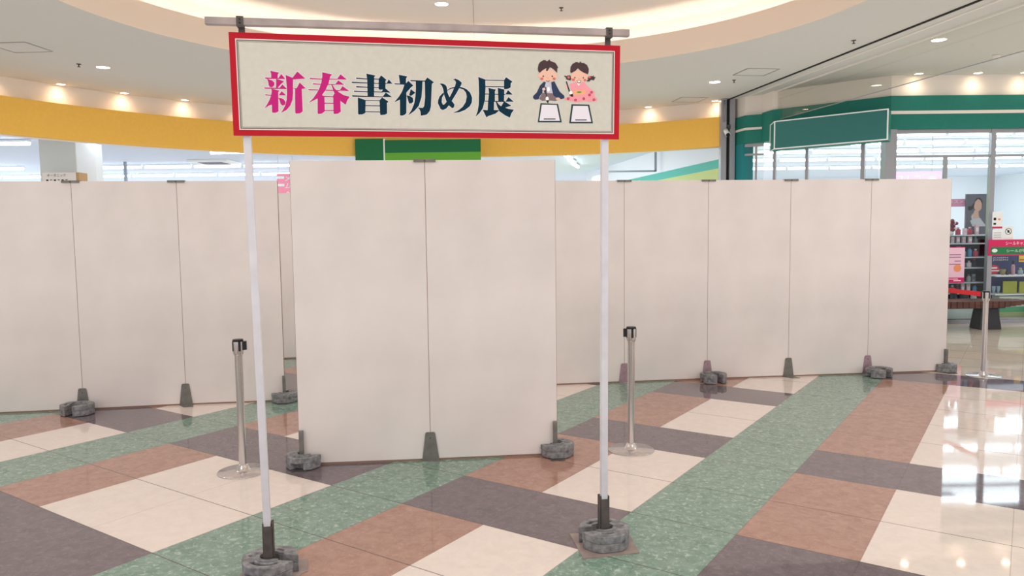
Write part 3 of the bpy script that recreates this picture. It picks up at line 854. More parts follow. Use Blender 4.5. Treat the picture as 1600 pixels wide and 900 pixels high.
stand = empty('sign_stand', (FL_.x, FL_.y, 0), 0, 'tall sign stand of two white poles carrying a red-bordered banner board', 'sign stand')
sL0, sL1 = -.004, -.034        # the left pole leans very slightly
sR0, sR1 = 1.648, 1.660
for (sa, sb, nm) in ((sL0, sL1, 0), (sR0, sR1, 1)):
    mb = MB(); w = .0165
    v = [SP(s + e * w, z, o * w) for (s, z) in ((sa, .02), (sb, 2.50)) for e, o in ((-1, 1), (1, 1), (1, -1), (-1, -1))]
    mb.add(v, [(3, 2, 1, 0), (4, 5, 6, 7), (0, 1, 5, 4), (1, 2, 6, 5), (2, 3, 7, 6), (3, 0, 4, 7)], M_POLE); mb.put('pole', stand, bevel=.002)
    mb = MB(); zt = .243
    lb_box(mb, sa - .024, sa + .024, .0175, .021, .004, zt, M_GREYD); lb_box(mb, sa - .0245, sa - .019, -.022, .021, .004, zt + .015, M_GREYD); lb_box(mb, sa + .019, sa + .0245, -.022, .021, .004, zt + .015, M_GREYD)
    lb_box(mb, sa - .0245, sa + .0245, -.024, -.0175, .004, zt + .015, M_GREYD)
    mb.put('socket', stand)
    mb = MB(); c_ = SP(sa, 0, -.0); rot = (math.radians(-8) if nm else math.radians(2))
    hw = .155; pts = [(c_.x + hw * (x * math.cos(rot) - y * math.sin(rot)) + (.0 if nm else .0), c_.y + hw * (x * math.sin(rot) + y * math.cos(rot)) - (.09 if nm else .1) * (1 if nm else 1)) for x, y in ((-1, -.95), (1, -.95), (1, .95), (-1, .95))]
    if nm == 0: pts = [(-1.31, 3.34), (-1.02, 3.35), (-1.02, 3.50), (-.995, 3.53), (-1.03, 3.667), (-1.31, 3.665)]
    else: pts = [(.335, 3.625), (.62, 3.69), (.605, 3.93), (.289, 3.94)]
    mb.prism(pts, 0, .004, M_PLATE); mb.put('base_plate', stand)
# top bar, clamps
mb = MB(); _b = [SP(s_, z_ + e_, o_) for (s_, z_) in ((-.182, 2.553), (1.772, 2.566)) for o_, e_ in ((.020, -.0165), (.052, -.0165), (.052, .0165), (.020, .0165))]
mb.add(_b, [(0, 1, 2, 3), (7, 6, 5, 4), (0, 4, 5, 1), (1, 5, 6, 2), (2, 6, 7, 3), (3, 7, 4, 0)], M_ALU)
for v in range(len(mb.v)): pass
mb.put('top_bar', stand, bevel=.003)
for s, zc in ((-.034, 2.554), (1.668, 2.565)):
    mb = MB(); lb_box(mb, s - .015, s + .015, .0525, .056, zc - .0215, zc + .0215, M_GREYD); lb_box(mb, s - .015, s + .015, .016, .056, zc + .018, zc + .0215, M_GREYD)
    lb_box(mb, s - .012, s + .016, .0165, .0195, 2.45, zc + .0175, M_GREYD)
    lb_box(mb, s - .013, s + .017, .020, .056, zc - .0245, zc - .0185, M_GREYD)
    mb.put('clamp', stand)
    for dz in (-.008, .008):
        mb = MB(); mb.tube(SP(s, zc + dz, .056), SP(s, zc + dz, .059), .004, M_BLACK, 8); mb.put('screw', stand)
# board
BO = .030
def qd(pxs, off): return [pix_on_sign(x, y, off) for x, y in pxs]
cor = qd([(357, 50), (969, 71.5), (967, 218), (365, 212)], BO)
# make the board a true rectangle slightly sheared only by its hanging tilt
sv = [((p - O3).dot(S3d), p.z) for p in cor]
sl = (sv[0][0] + sv[3][0]) / 2; sr_ = (sv[1][0] + sv[2][0]) / 2
TL, TR, BR, BL = (sv[0][0], sv[0][1]), (sv[1][0], sv[1][1]), (sv[2][0], sv[2][1]), (sv[3][0], sv[3][1])
def bl(u, v, off=0):
    s = (TL[0] * (1 - u) + TR[0] * u) * (1 - v) + (BL[0] * (1 - u) + BR[0] * u) * v
    z = (TL[1] * (1 - u) + TR[1] * u) * (1 - v) + (BL[1] * (1 - u) + BR[1] * u) * v
    return SP(s, z, BO + off)
mb = MB(); mb.slab([bl(0, 1, -.008), bl(1, 1, -.008), bl(1, 0, -.008), bl(0, 0, -.008)], N3, .008, M_SIGN); board = mb.put('board', stand)
BWm = (bl(1, .5) - bl(0, .5)).length; BHm = (bl(.5, 0) - bl(.5, 1)).length


def frame_ring(mb, m_, w, off, t, mt):
    """rectangular ring inset by m_ metres, w wide"""
    def c(mm): return mm / BWm, mm / BHm
    (a, b), (a2, b2) = c(m_), c(m_ + w)
    for q in ([(a, b), (1 - a, b), (1 - a2, b2), (a2, b2)], [(1 - a, b), (1 - a, 1 - b), (1 - a2, 1 - b2), (1 - a2, b2)],
              [(1 - a, 1 - b), (a, 1 - b), (a2, 1 - b2), (1 - a2, 1 - b2)], [(a, 1 - b), (a, b), (a2, b2), (a2, 1 - b2)]):
        P = [bl(u, v, off) for u, v in q]
        mb.slab(P, N3, t, mt)


mb = MB(); frame_ring(mb, 0, .0265, .0002, .0012, M_RED); o = mb.put('red_border', board) if False else None
def sub(mb, name, parent_part):
    o = mb.build(name, None, tuple(stand.location)); o.parent = parent_part; return o
sub(mb, 'red_border', board)
mb = MB(); frame_ring(mb, .0265, .004, .0002, .0008, M_HALO); frame_ring(mb, .0320, .0032, .0002, .0008, M_LINE); frame_ring(mb, .0385, .0012, .0002, .0008, M_LINE); sub(mb, 'inner_lines', board)


# --- hand-drawn characters -------------------------------------------------
def polyset(mb, polys, ox, oy, k, off, mt, halo=None, step=.00003):
    for i, P in enumerate(polys):
        ys_ = [q_[1] for q_ in P]; xs__ = [q_[0] for q_ in P]
        if len(P) <= 5 and min(max(ys_) - min(ys_), 99) < 32 and (max(xs__) - min(xs__)) > 55:      # hairline strokes
            n_ = len(P); cy_ = [sum(ys_) / n_] * n_; half = n_ - 2 if n_ == 5 else 2
            P = [(x_, y_ + (-3.2 if k_ < half else 3.2)) for k_, (x_, y_) in enumerate(P)]
        if halo is not None:
            n = len(P); hw = 1.0
            for j in range(n):
                (x0_, y0_), (x1_, y1_) = P[j], P[(j + 1) % n]; x0_, y0_, x1_, y1_ = x0_ / k + ox, y0_ / k + oy, x1_ / k + ox, y1_ / k + oy
                L = math.hypot(x1_ - x0_, y1_ - y0_)
                if L < .05: continue
                ux, uy = (x1_ - x0_) / L * hw, (y1_ - y0_) / L * hw
                q = [(x0_ - ux * .6 - uy, y0_ - uy * .6 + ux), (x1_ + ux * .6 - uy, y1_ + uy * .6 + ux), (x1_ + ux * .6 + uy, y1_ + uy * .6 - ux), (x0_ - ux * .6 + uy, y0_ - uy * .6 - ux)]
                halo.add([pix_on_sign(x, y, BO + .0004 + .000004 * (j % 9) + .00002 * (i % 5)) for x, y in q], [(0, 1, 2, 3)], M_HALO)
        mb.add([pix_on_sign(x / k + ox, y / k + oy, BO + off + step * i) for x, y in P], [tuple(range(len(P)))], mt)


SHIN = [[(172,105),(312,135),(290,160),(288,222),(188,222),(185,150)], [(82,210),(100,213),(400,224),(402,232),(100,229)], [(300,222),(345,155),(403,228)],
 [(120,225),(150,240),(200,255),(238,290),(235,335),(205,362),(165,360),(148,330),(140,280)], [(264,235),(290,238),(390,270),(345,310),(285,375),(264,375)],
 [(70,368),(90,370),(425,378),(425,388),(90,382)], [(312,380),(362,318),(430,385)],
 [(190,385),(315,415),(298,440),(302,740),(260,762),(210,762),(200,750),(198,635),(150,650),(82,695),(130,620),(165,550),(188,480),(195,430)],
 [(88,472),(105,477),(190,484),(190,493),(100,488)], [(305,490),(350,422),(422,490)], [(300,530),(345,532),(385,555),(412,595),(405,635),(365,652),(335,625),(320,570)],
 [(412,170),(520,215),(595,118),(722,228),(528,242),(527,375),(530,450),(520,560),(485,650),(430,715),(340,765),(380,700),(410,640),(428,560),(435,450),(430,350),(420,240)],
 [(530,374),(560,378),(585,378),(632,288),(728,382),(665,388),(680,740),(640,770),(575,775),(562,760),(560,386),(530,382)]]
HARU = [[(285,130),(442,162),(410,195),(385,300),(335,410),(282,485),(320,505),(325,740),(280,775),(225,782),(212,770),(212,540),(160,565),(68,610),(140,540),(200,455),(240,380),(270,290),(285,200)],
 [(88,220),(280,232),(280,239),(92,233)], [(400,232),(520,236),(520,243),(398,239)], [(512,240),(570,160),(672,245)],
 [(135,302),(260,314),(260,322),(145,317)], [(375,316),(490,318),(490,325),(372,323)], [(485,322),(535,255),(632,325)],
 [(65,395),(220,402),(220,410),(75,408)], [(338,405),(560,412),(560,419),(338,413)], [(555,415),(602,345),(708,422)],
 [(425,318),(445,325),(480,385),(545,440),(630,490),(715,510),(675,570),(652,638),(600,600),(568,575),(575,745),(530,775),(475,782),(462,770),(455,495),(478,460),(460,420)],
 [(310,500),(460,508),(460,516),(318,510)], [(318,608),(462,610),(462,617),(318,616)], [(322,722),(465,722),(465,729),(322,729)]]
SHO = [[(310,105),(465,138),(442,160),(440,485),(332,485),(325,200)], [(138,175),(325,190),(325,199),(145,190)], [(65,243),(325,258),(325,266),(75,258)], [(140,317),(330,328),(330,336),(148,331)],
 [(105,390),(332,403),(332,411),(110,404)], [(72,468),(580,487),(580,495),(82,483)], [(440,191),(515,194),(515,201),(440,199)], [(440,262),(650,268),(650,275),(440,269)], [(440,330),(520,333),(520,339),(440,337)],
 [(440,404),(580,410),(580,417),(440,411)], [(515,195),(555,135),(645,208),(628,225),(628,355),(590,370),(525,372),(515,355)], [(645,272),(682,200),(742,272)], [(560,412),(600,350),(630,352),(712,422)],
 [(578,492),(632,420),(740,495)], [(170,500),(300,545),(295,755),(250,780),(185,783),(175,770)], [(530,548),(572,500),(680,570),(652,590),(655,765),(620,785),(550,792),(540,780)],
 [(290,546),(535,551),(535,558),(290,553)], [(290,631),(540,635),(540,642),(290,638)], [(295,733),(540,736),(540,743),(295,740)]]
SOME = [[(160,125),(302,152),(280,185),(278,275),(180,275)], [(85,268),(250,276),(250,287),(95,280)],
 [(245,270),(285,262),(318,225),(402,305),(365,330),(285,420),(288,470),(285,760),(260,785),(225,800),(185,800),(180,790),(178,535),(130,560),(82,582),(160,490),(215,400),(250,300)],
 [(358,362),(435,422),(365,475),(330,465)], [(290,465),(350,478),(395,510),(400,570),(370,600),(330,600),(318,560)], [(350,215),(595,225),(595,235),(355,228)],
 [(440,230),(552,230),(548,350),(535,500),(490,640),(420,720),(315,798),(375,700),(415,600),(435,480),(442,350)],
 [(590,225),(632,170),(742,248),(708,275),(700,450),(692,650),(670,730),(620,785),(525,803),(520,740),(505,700),(475,668),(560,672),(580,640),(595,500)]]
ME = [[(120,228),(180,232),(225,255),(248,290),(262,390),(295,470),(340,540),(385,600),(375,650),(345,665),(290,620),(245,550),(205,440),(185,330),(165,275)],
 [(362,158),(400,145),(460,170),(512,215),(505,250),(470,310),(420,400),(340,530),(290,610),(240,670),(180,697),(140,680),(118,630),(92,580),(95,530),(120,460),(190,385),(200,420),(165,480),(160,560),(185,608),(215,590),(255,540),(310,450),(350,370),(395,270),(410,210),(395,180)],
 [(258,345),(300,315),(365,292),(500,292),(590,325),(660,390),(695,480),(690,560),(655,630),(570,695),(470,735),(350,748),(440,710),(530,640),(580,560),(600,460),(585,390),(540,335),(470,315),(375,312),(320,325),(260,358)]]
TEN = [[(125,115),(250,160),(255,300),(245,520),(205,670),(150,750),(78,815),(115,720),(135,600),(140,400),(135,200)], [(250,166),(585,172),(585,181),(250,174)], [(255,279),(585,285),(585,292),(255,287)],
 [(580,175),(615,120),(730,198),(698,225),(695,300),(655,322),(590,330),(580,320)], [(305,308),(440,338),(420,365),(420,540),(405,545),(402,695),(500,700),(430,760),(295,805),(272,830),(205,690),(290,700),(300,540),(315,400)],
 [(470,308),(585,335),(580,550),(480,545),(475,400)], [(250,411),(600,418),(600,425),(250,419)], [(245,536),(600,545),(600,552),(245,544)], [(605,422),(650,345),(732,425)], [(605,550),(658,468),(752,550)],
 [(435,548),(455,550),(490,600),(530,630),(575,555),(595,550),(710,620),(600,655),(650,675),(755,690),(705,760),(685,830),(600,790),(500,720),(460,640)]]
for polys, ox, oy, k, mt in ((SHIN, 405, 100, 10, M_MAG), (HARU, 475, 100, 10, M_MAG), (SHO, 543, 105, 10.5875, M_NAVY), (SOME, 608, 105, 10.5875, M_NAVY), (ME, 676, 110, 11.257, M_NAVY), (TEN, 736, 110, 11.25, M_NAVY)):
    g = MB(); h = MB(); polyset(g, polys, ox, oy, k, .0008, mt, h)
    # the outline and the strokes of one printed character form one mesh
    for vv, ff, mi in ((h.v, h.f, M_HALO),): g.add(vv, ff, mi)
    o = g.build('printed_character', None, tuple(stand.location), recalc=False); o.parent = board


# --- the two writing children ------------------------------------------------
def E_(cx, cy, rx, ry, n=20): return [(cx + rx * math.cos(2 * PI * i / n), cy + ry * math.sin(2 * PI * i / n)) for i in range(n)]
C_ = lambda n_, c: mat('print_' + n_, c, .6)
kN, kH, kS, kK = C_('coat_navy', (30, 48, 80)), C_('hair', (66, 42, 48)), C_('skin', (226, 182, 160)), C_('cheek', (214, 96, 92))
kG, kB, kP, kO = C_('grey_kimono', (190, 190, 206)), C_('hakama', (120, 102, 106)), C_('pink_kimono', (232, 150, 160)), C_('obi', (228, 172, 110))
kF, kW, kD = C_('flower', (176, 40, 70)), C_('paper', (222, 218, 226)), C_('ink', (24, 22, 28)); kM = C_('mouth', (250, 240, 236)); kBar = C_('bar', (90, 84, 88)); kFr = C_('paper_frame', (24, 50, 52)); kGn = C_('leaf', (90, 130, 70))
boy = [(kN, [(205,330),(232,335),(218,400),(192,425),(190,450),(160,490),(150,520),(110,525),(88,505),(90,485),(130,445),(165,370)]), (kG, [(228,332),(290,335),(292,400),(300,470),(215,462),(213,400)]),
 (kB, [(190,450),(300,455),(345,500),(370,520),(330,540),(250,530),(190,538),(155,515)]), (kN, [(285,335),(320,325),(350,385),(380,440),(428,482),(428,508),(395,520),(340,500),(310,480),(290,400)]),
 (kN, [(222,385),(232,385),(230,470),(215,455),(205,430)]), (kS, E_(207,410,19,15)), (kS, E_(358,514,24,13)), (kM, E_(256,412,16,26)), (kS, E_(150,262,12,16)), (kS, E_(345,262,12,16)), (kS, E_(248,262,98,70,28)),
 (kH, [(140,190),(150,140),(165,118),(205,95),(225,98),(240,110),(270,88),(275,105),(330,125),(350,155),(362,180),(352,185),(350,235),(320,205),(290,180),(270,175),(245,215),(228,212),(235,180),(195,205),(160,235),(145,215)]),
 (kK, E_(185,298,17,14)), (kK, E_(317,298,17,14)), (kD, E_(200,271,8,9)), (kD, E_(297,272,8,9)), (kK, E_(249,290,6,4)), (kD, [(228,312),(250,326),(272,312),(270,318),(250,333),(230,318)]),
 (kH, [(222,398),(232,398),(240,500),(230,500)]), (kM, E_(242,515,17,24)), (kD, [(228,530),(262,528),(252,565),(240,552)])]
girl = [(kP, [(480,355),(545,335),(640,335),(700,395),(755,440),(750,480),(785,520),(780,540),(700,550),(640,540),(560,555),(500,540),(430,530),(430,510),(480,490),(505,430)]), (kS, E_(452,380,14,22)),
 (kO, [(528,425),(658,425),(655,465),(530,470)]), (kGn, E_(588,443,26,9)), (kM, [(565,345),(600,345),(583,378)]),
 (kH, E_(478,285,34,24)), (kH, [(428,262),(455,270),(450,285),(430,278)]), (kH, [(440,300),(490,295),(500,318),(470,312)]), (kH, E_(712,290,32,22)), (kH, [(725,275),(745,262),(748,278),(766,280),(755,300),(745,318),(720,305)]), (kH, [(665,325),(690,300),(715,305),(700,328)]),
 (kK, E_(474,283,14,14)), (kK, E_(700,281,14,12)), (kS, E_(588,272,92,66,28)),
 (kH, [(492,220),(495,170),(515,138),(550,118),(570,118),(585,127),(605,108),(608,124),(640,128),(672,148),(692,190),(690,225),(682,250),(640,235),(600,210),(574,185),(545,215),(500,238)]),
 (kK, E_(525,308,17,13)), (kK, E_(650,312,15,13)), (kD, E_(541,287,7,8)), (kD, E_(632,288,7,8)), (kK, E_(586,298,6,4)), (kD, [(562,315),(610,315),(600,338),(586,350),(572,338)]), (kM, [(568,319),(604,319),(596,334),(586,341),(576,334)]),
 (kD, [(443,328),(455,325),(492,440),(478,442)]), (kM, E_(498,452,18,24)), (kD, [(480,470),(520,460),(524,490),(505,492)])] + [(kF, E_(x, y, 14, 14, 10)) for x, y in ((470,513),(548,528),(638,513),(700,473),(722,445),(748,525))] + [(kP, E_(x, y, 4, 4, 8)) for x, y in ((470,513),(548,528),(638,513),(700,473),(722,445),(748,525))]
pap = lambda pts: pts
paper1 = [(kFr, [(140,770),(170,562),(360,570),(400,770)]), (kW, [(158,752),(184,578),(345,582),(380,752)]), (kBar, [(205,727),(332,727),(332,740),(205,740)])]
paper2 = [(kFr, [(480,780),(505,573),(697,578),(738,780)]), (kW, [(500,764),(522,590),(682,592),(718,764)]), (kBar, [(545,737),(670,737),(670,750),(545,750)])]
for nm, layers in (('printed_boy', boy), ('printed_girl', girl), ('printed_paper', paper1), ('printed_paper', paper2)):
    g = MB()
    for i, (mt, P) in enumerate(layers):
        g.add([pix_on_sign(x / 6.921 + 820, y / 6.921 + 80, BO + .0006 + .00005 * i) for x, y in P], [tuple(range(len(P)))], mt)
    o = g.build(nm, None, tuple(stand.location), recalc=False); o.parent = board

# weights of the sign stand, one on each foot
weight(.457, 3.808, PI + .22, 'near round weight on the right foot of the sign stand', (1.06, 1.06, 1.0), .005)
weight(-1.1635, 3.503, -.12, 'nearest round weight on the left foot of the sign stand, cut by the bottom edge', (1.06, 1.06, 1.0), .005)


# ================================================================== STANCHIONS
def stanchion_geo():
    root = empty('stanchion')
    mb = MB(); mb.lathe([(.165, .0), (.168, .003), (.165, .007), (.06, .010), (.045, .016), (.034, .045), (.026, .055)], 48, M_CHROME); mb.build('base', root)
    mb = MB(); mb.lathe([(.0255, .04), (.0255, .80), (.029, .815)], 32, M_CHROME, cap=False); mb.build('pole', root)
    h = MB(); h.lathe([(.029, .80), (.034, .815), (.0345, .895), (.0345, .90)], 32, M_CHROME, cap=False)
    h.build('head', root)
    mb = MB(); mb.lathe([(.036, .893), (.036, .902), (.032, .908)], 32, M_BLACK)
    mb.build('cap', root)
    for k in range(4):
        a = k * PI / 2 + .35; mb = MB(); d = Vector((math.cos(a), math.sin(a), 0)); mb.beam(d * .031 + UZ * .83, d * .031 + UZ * .893, .016, .012, M_BLACK, up=d); mb.build('belt_slot', root)
    mb = MB(); mb.box(.030, .055, -.016, .016, .835, .893, M_BLACK); mb.build('belt_clip', root)
    return root


st = stanchion_geo()
for k, (x, y, rz, lb) in enumerate(((-1.845, 5.07, .25, 'leftmost steel stanchion, without belt, left of the left sign pole'), (.857, 5.46, PI - .25, 'middle steel stanchion, without belt, right of the right sign pole'), (4.99, 7.98, PI * .55, 'rightmost steel stanchion, holding a red belt'))):
    o = st if k == 0 else copy_tree(st); o.location = (x, y, 0); o.rotation_euler = (0, 0, rz); tag(o, lb, 'stanchion')
    if k == 2:
        mb = MB(); d0 = Vector((4.975, 8.02, .868)); d1 = Vector((4.80, 9.6, .868))
        mb.beam(d0, d1, .003, .05, mat('belt_red', (216, 24, 34), .5)); b_ = mb.build('belt'); b_.parent = o
        b_.matrix_parent_inverse = (Matrix.Translation(o.location) @ Matrix.Rotation(rz, 4, 'Z')).inverted()

# ================================================================== BENCH
BX, BY = 7.27, 11.62
root = empty('bench', (BX, BY, 0), 0, 'brown slatted wooden bench on a dark tapered pedestal before the shop', 'bench')
M_WOOD = mat('bench_wood', (98, 62, 52), .5, noise=.25, scale=14, stretch=(.3, 2, 2)); M_STONE = mat('pedestal_dark', (56, 54, 60), .55)
mb = MB(); z_b = .44
x = -1.75
while x < .55:
    x2 = min(x + .086, .55); t = (x + .6) / 1.15; 
    dep = .24 * math.sqrt(max(.05, 1 - max(0, (x - .1) / .47) ** 2)); th = .10 - .055 * max(0, (x) / .55)
    mb.box(x, x2 - .006, -dep, dep, z_b - th, z_b, M_WOOD); x += .09
mb.build('seat', root)
mb = MB(); mb.box(-1.7, .22, -.12, .12, .32, .3395, M_STONE); mb.build('under_frame', root)
for xo in (0, -1.3):
    mb = MB(); a, b = .170, .130
    mb.add([(xo - a, -a * .8, 0), (xo + a, -a * .8, 0), (xo + a, a * .8, 0), (xo - a, a * .8, 0), (xo - b, -b * .8, .32), (xo + b, -b * .8, .32), (xo + b, b * .8, .32), (xo - b, b * .8, .32)],
           [(3, 2, 1, 0), (4, 5, 6, 7), (0, 1, 5, 4), (1, 2, 6, 5), (2, 3, 7, 6), (3, 0, 4, 7)], M_STONE); mb.build('pedestal', root, bevel=.01)

# ================================================================== SHOP WINDOW DISPLAYS (right edge)
def pr(x0, y0, x1, y1, Y):
    xm = (x0 + x1) / 2; return at(x0, y0, Y).x, at(x1, y1, Y).x, at(xm, y1, Y).z, at(xm, y0, Y).z


def slabbox(mb, x0, y0, x1, y1, Y, t, mt):
    xa, xb, za, zb = pr(x0, y0, x1, y1, Y); mb.box(xa, xb, Y, Y + t, za, zb, mt); return xa, xb, za, zb


# poster of a woman
Yp = 12.9; xa, xb, za, zb = pr(1510, 303, 1545, 366, Yp)
root = empty('poster', (xa, Yp, za), 0, 'dark grey poster of a woman in a white off-shoulder dress', 'poster')
mb = MB(); mb.box(xa, xb, Yp, Yp + .03, za, zb, mat('poster_grey', (104, 104, 116), .5)); mb.put('panel', root)
mb = MB(); u = (xb - xa) / 350; vv = (zb - za) / 560
def PP(pts, mt, k): mb.add([(xa + (x_ - 400) * u, Yp - .002 - .0006 * k, zb - (y_ - 130) * vv) for x_, y_ in pts], [tuple(range(len(pts)))], mt)
PP([(510,260),(545,190),(600,180),(640,230),(635,330),(600,300),(560,290),(520,320),(470,360),(430,350),(430,300),(480,300)], mat('poster_hair', (52, 44, 50), .5), 0)
PP([(515,310),(530,240),(570,200),(610,220),(632,270),(628,330),(600,368),(560,362),(530,340)], mat('poster_skin', (212, 172, 156), .5), 1)
PP([(530,350),(585,365),(590,420),(605,470),(560,485),(500,475),(505,410)], mat('poster_skin', (212, 172, 156), .5), 2)
PP([(465,500),(520,470),(610,462),(690,560),(690,580),(500,580)], mat('poster_dress', (196, 202, 210), .5), 3)
PP([(480,440),(500,400),(508,470),(490,490)], mat('poster_dress', (196, 202, 210), .5), 3)
mb.put('print', root)
# pink header sign
Yq = 12.95; xa, xb, za, zb = pr(1474, 311, 1508, 323, Yq)
root = empty('header_sign', (xa, Yq, za), 0, 'small pink header sign with white lettering beside the grey poster', 'sign')
mb = MB(); mb.box(xa, xb, Yq, Yq + .02, za, zb, mat('header_pink', (226, 150, 186), .5)); mb.put('panel', root)
mb = MB(); text_on(mb, 'コスメ', ((xa + xb) / 2 + .03, Yq, (za + zb) / 2 + .02), (1, 0, 0), (0, 0, 1), .26, .05, M_WHITE); mb.put('lettering', root)
# sign inside above the panels
Yq = 15.6; xa, xb, za, zb = pr(1376, 268, 1471, 292, Yq)
root = empty('hanging_sign', (xa, Yq, za), 0, 'pale pink hanging sign with white characters above the right panels', 'sign')
mb = MB(); mb.box(xa, xb, Yq, Yq + .02, za, zb, mat('hang_pink', (226, 176, 208), .5)); mb.put('panel', root)
mb = MB(); text_on(mb, 'ドスムコ', ((xa + xb) / 2 - .12, Yq, (za + zb) / 2), (1, 0, 0), (0, 0, 1), .62, .17, M_WHITE); mb.put('lettering', root)
mb = MB(); mb.lathe([(.0001, -.01), (.11, -.01), (.11, 0)], 20, M_WHITE)
mb.v = [(xa + 1.05 + v[0], Yq + v[2] - .0, (za + zb) / 2 - .06 + v[1]) for v in mb.v]; mb.put('badge', root)
mb = MB(); mb.tube((xa + .2, Yq + .01, zb), (xa + .2, Yq + .01, ZI), .004, M_FRAME, 6); mb.tube((xb - .2, Yq + .01, zb), (xb - .2, Yq + .01, ZI), .004, M_FRAME, 6); mb.put('hanger', root)

# cosmetics shelf unit
Ys = 12.75
root = empty('shelf_unit', (7.2, Ys, 0), 0, 'dark shelving unit with pale shelf edges behind the window', 'shelf')
xa, xb, za, zb = pr(1440, 367, 1541, 470, Ys)
mb = MB(); mb.box(xa, xb, Ys + .30, Ys + .32, .10, zb, mat('shelf_back', (70, 68, 74), .6)); mb.box(xa, xa + .02, Ys, Ys + .3, .1, zb, M_FRAMED); mb.box(xb - .02, xb, Ys, Ys + .3, .1, zb, M_FRAMED); mb.box(xa, xb, Ys + .0, Ys + .3, 0, .099, M_FRAMED); mb.put('carcass', root)
sh_z = []
for yy in (367, 380, 401.5, 418, 441, 458):
    z = at(1500, yy, Ys).z; sh_z.append(z); mb = MB(); mb.box(xa + .021, xb - .021, Ys - .02, Ys + .3, z - .02, z, mat('shelf_edge', (196, 206, 212), .4)); mb.put('shelf', root)
cols = [(214, 208, 214), (150, 160, 160), (40, 40, 46), (222, 186, 196), (110, 118, 122), (186, 60, 84), (236, 236, 240), (90, 150, 196)]
def bottle_obj(kind, r, h, rgb, rgb2):
    root_ = empty('cosmetic_bottle' if kind == 'bottle' else 'cosmetic_box')
    if kind == 'bottle':
        mb = MB(); mb.lathe([(r * .9, 0), (r, .004), (r, h * .65), (r * .45, h * .75), (r * .45, h * .8)], 14, mat('goods_%d_%d_%d' % rgb, rgb, .35)); mb.build('body', root_)
        mb = MB(); mb.lathe([(r * .5, h * .8), (r * .5, h), (.0001, h)], 12, mat('goods_%d_%d_%d' % rgb2, rgb2, .35)); mb.build('cap', root_)
    else:
        mb = MB(); mb.box(-r, r, -r * .7, r * .7, 0, h, mat('goods_%d_%d_%d' % rgb, rgb, .45)); mb.build('body', root_, bevel=.002)
        mb = MB(); mb.box(-r * .8, r * .8, -r * .7 - .002, -r * .7 - .0005, h * .3, h * .7, mat('goods_%d_%d_%d' % rgb2, rgb2, .45)); mb.build('printed_label', root_)
    return root_
protos = [bottle_obj('bottle' if k % 3 else 'box', .028 + .006 * (k % 3), .11 + .02 * (k % 4), cols[k % 8], cols[(k + 3) % 8]) for k in range(10)]
used = [False] * 10
rows = ['on the top shelf', 'on the second shelf', 'on the third shelf', 'on the fourth shelf', 'on the fifth shelf', 'on the lowest shelf']
for si, z in enumerate(sh_z):
    top = sh_z[si - 1] - .02 if si else 9
    x = 7.33 if si else 7.52; nth = 0
    while x < xb - .08:
        k = random.randrange(10); o = copy_tree(protos[k]) if used[k] else protos[k]; used[k] = True
        o.location = (x, Ys + .06 + random.uniform(0, .04), z)
        room = top - z; hh = .11 + .02 * (k % 4); o.scale = (1, 1, min(1, (room - .012) / hh))
        kind = 'box' if k % 3 == 0 else 'bottle'
        nth += 1
        tag(o, 'small cosmetic %s, %s from the left %s of the dark shelving unit' % (kind, ORD[nth - 1], rows[si]), kind, 'cosmetics %s' % rows[si]); x += .085 + random.uniform(0, .02)
for k, p_ in enumerate(protos):
    if not used[k]:
        for ch in [c for c in bpy.data.objects if c.parent == p_]: bpy.data.objects.remove(ch)
        bpy.data.objects.remove(p_)
# dark red and white flowers on the top shelf
zt = sh_z[0]; q = at(1490, 355, Ys)
root = empty('flower_bunch', (q.x, Ys + .1, zt), 0, 'bunch of dark red and white flowers left of the grey poster', 'flowers')
mb = MB()
for k in range(26):
    a = random.uniform(0, 2 * PI); r = random.uniform(0, .11); mb.ball((r * math.cos(a), .08 * math.sin(a), .08 + random.uniform(0, .16)), .035, .03, .03, mat('petal_red', (120, 24, 46), .6) if k % 3 else mat('petal_white', (232, 210, 216), .6), 8, 5)
mb.build('blooms', root)
mb = MB(); mb.lathe([(.05, 0), (.07, .09), (.065, .09), (.045, .01)], 16, M_WHITE); mb.build('vase', root)

# pink poster on the glass
Yg = 12.14; xa, xb, za, zb = pr(1474, 386, 1506, 442, Yg)
root = empty('window_poster', (xa, Yg, za), 0, 'pink window poster with orange round badge by the end of the right panels', 'poster')
mb = MB(); mb.box(xa, xb, Yg, Yg + .004, za, zb, mat('poster_pink', (240, 198, 218), .5)); mb.put('sheet', root)
mb = MB(); PM = mat('poster_magenta', (214, 30, 110), .5); mb.box(xa, xb, Yg - .002, Yg - .0005, za, za + .085, PM); mb.box(xa, xb, Yg - .002, Yg - .0005, zb - .012, zb, PM)
for i, (yy, w) in enumerate(((398, .2), (402, .22), (408, .1), (413, .24))):
    z = at(1490, yy, Yg).z; mb.box(xb - .06 - w, xb - .06, Yg - .002, Yg - .0005, z - .007, z + .007, mat('poster_text', (150, 110, 140), .5))
mb.box(xb - .17, xb - .05, Yg - .004, Yg - .0021, za + .028, za + .042, M_WHITE); mb.box(xb - .30, xb - .10, Yg - .004, Yg - .0021, za + .055, za + .066, M_WHITE); mb.put('print', root)
mb = MB(); c = at(1496, 419, Yg); mb.add([(c.x + .06 * math.cos(2 * PI * i / 24), Yg - .003, c.z + .06 * math.sin(2 * PI * i / 24)) for i in range(24)], [tuple(range(24))], mat('badge_orange', (240, 150, 100), .5)); mb.put('badge', root)

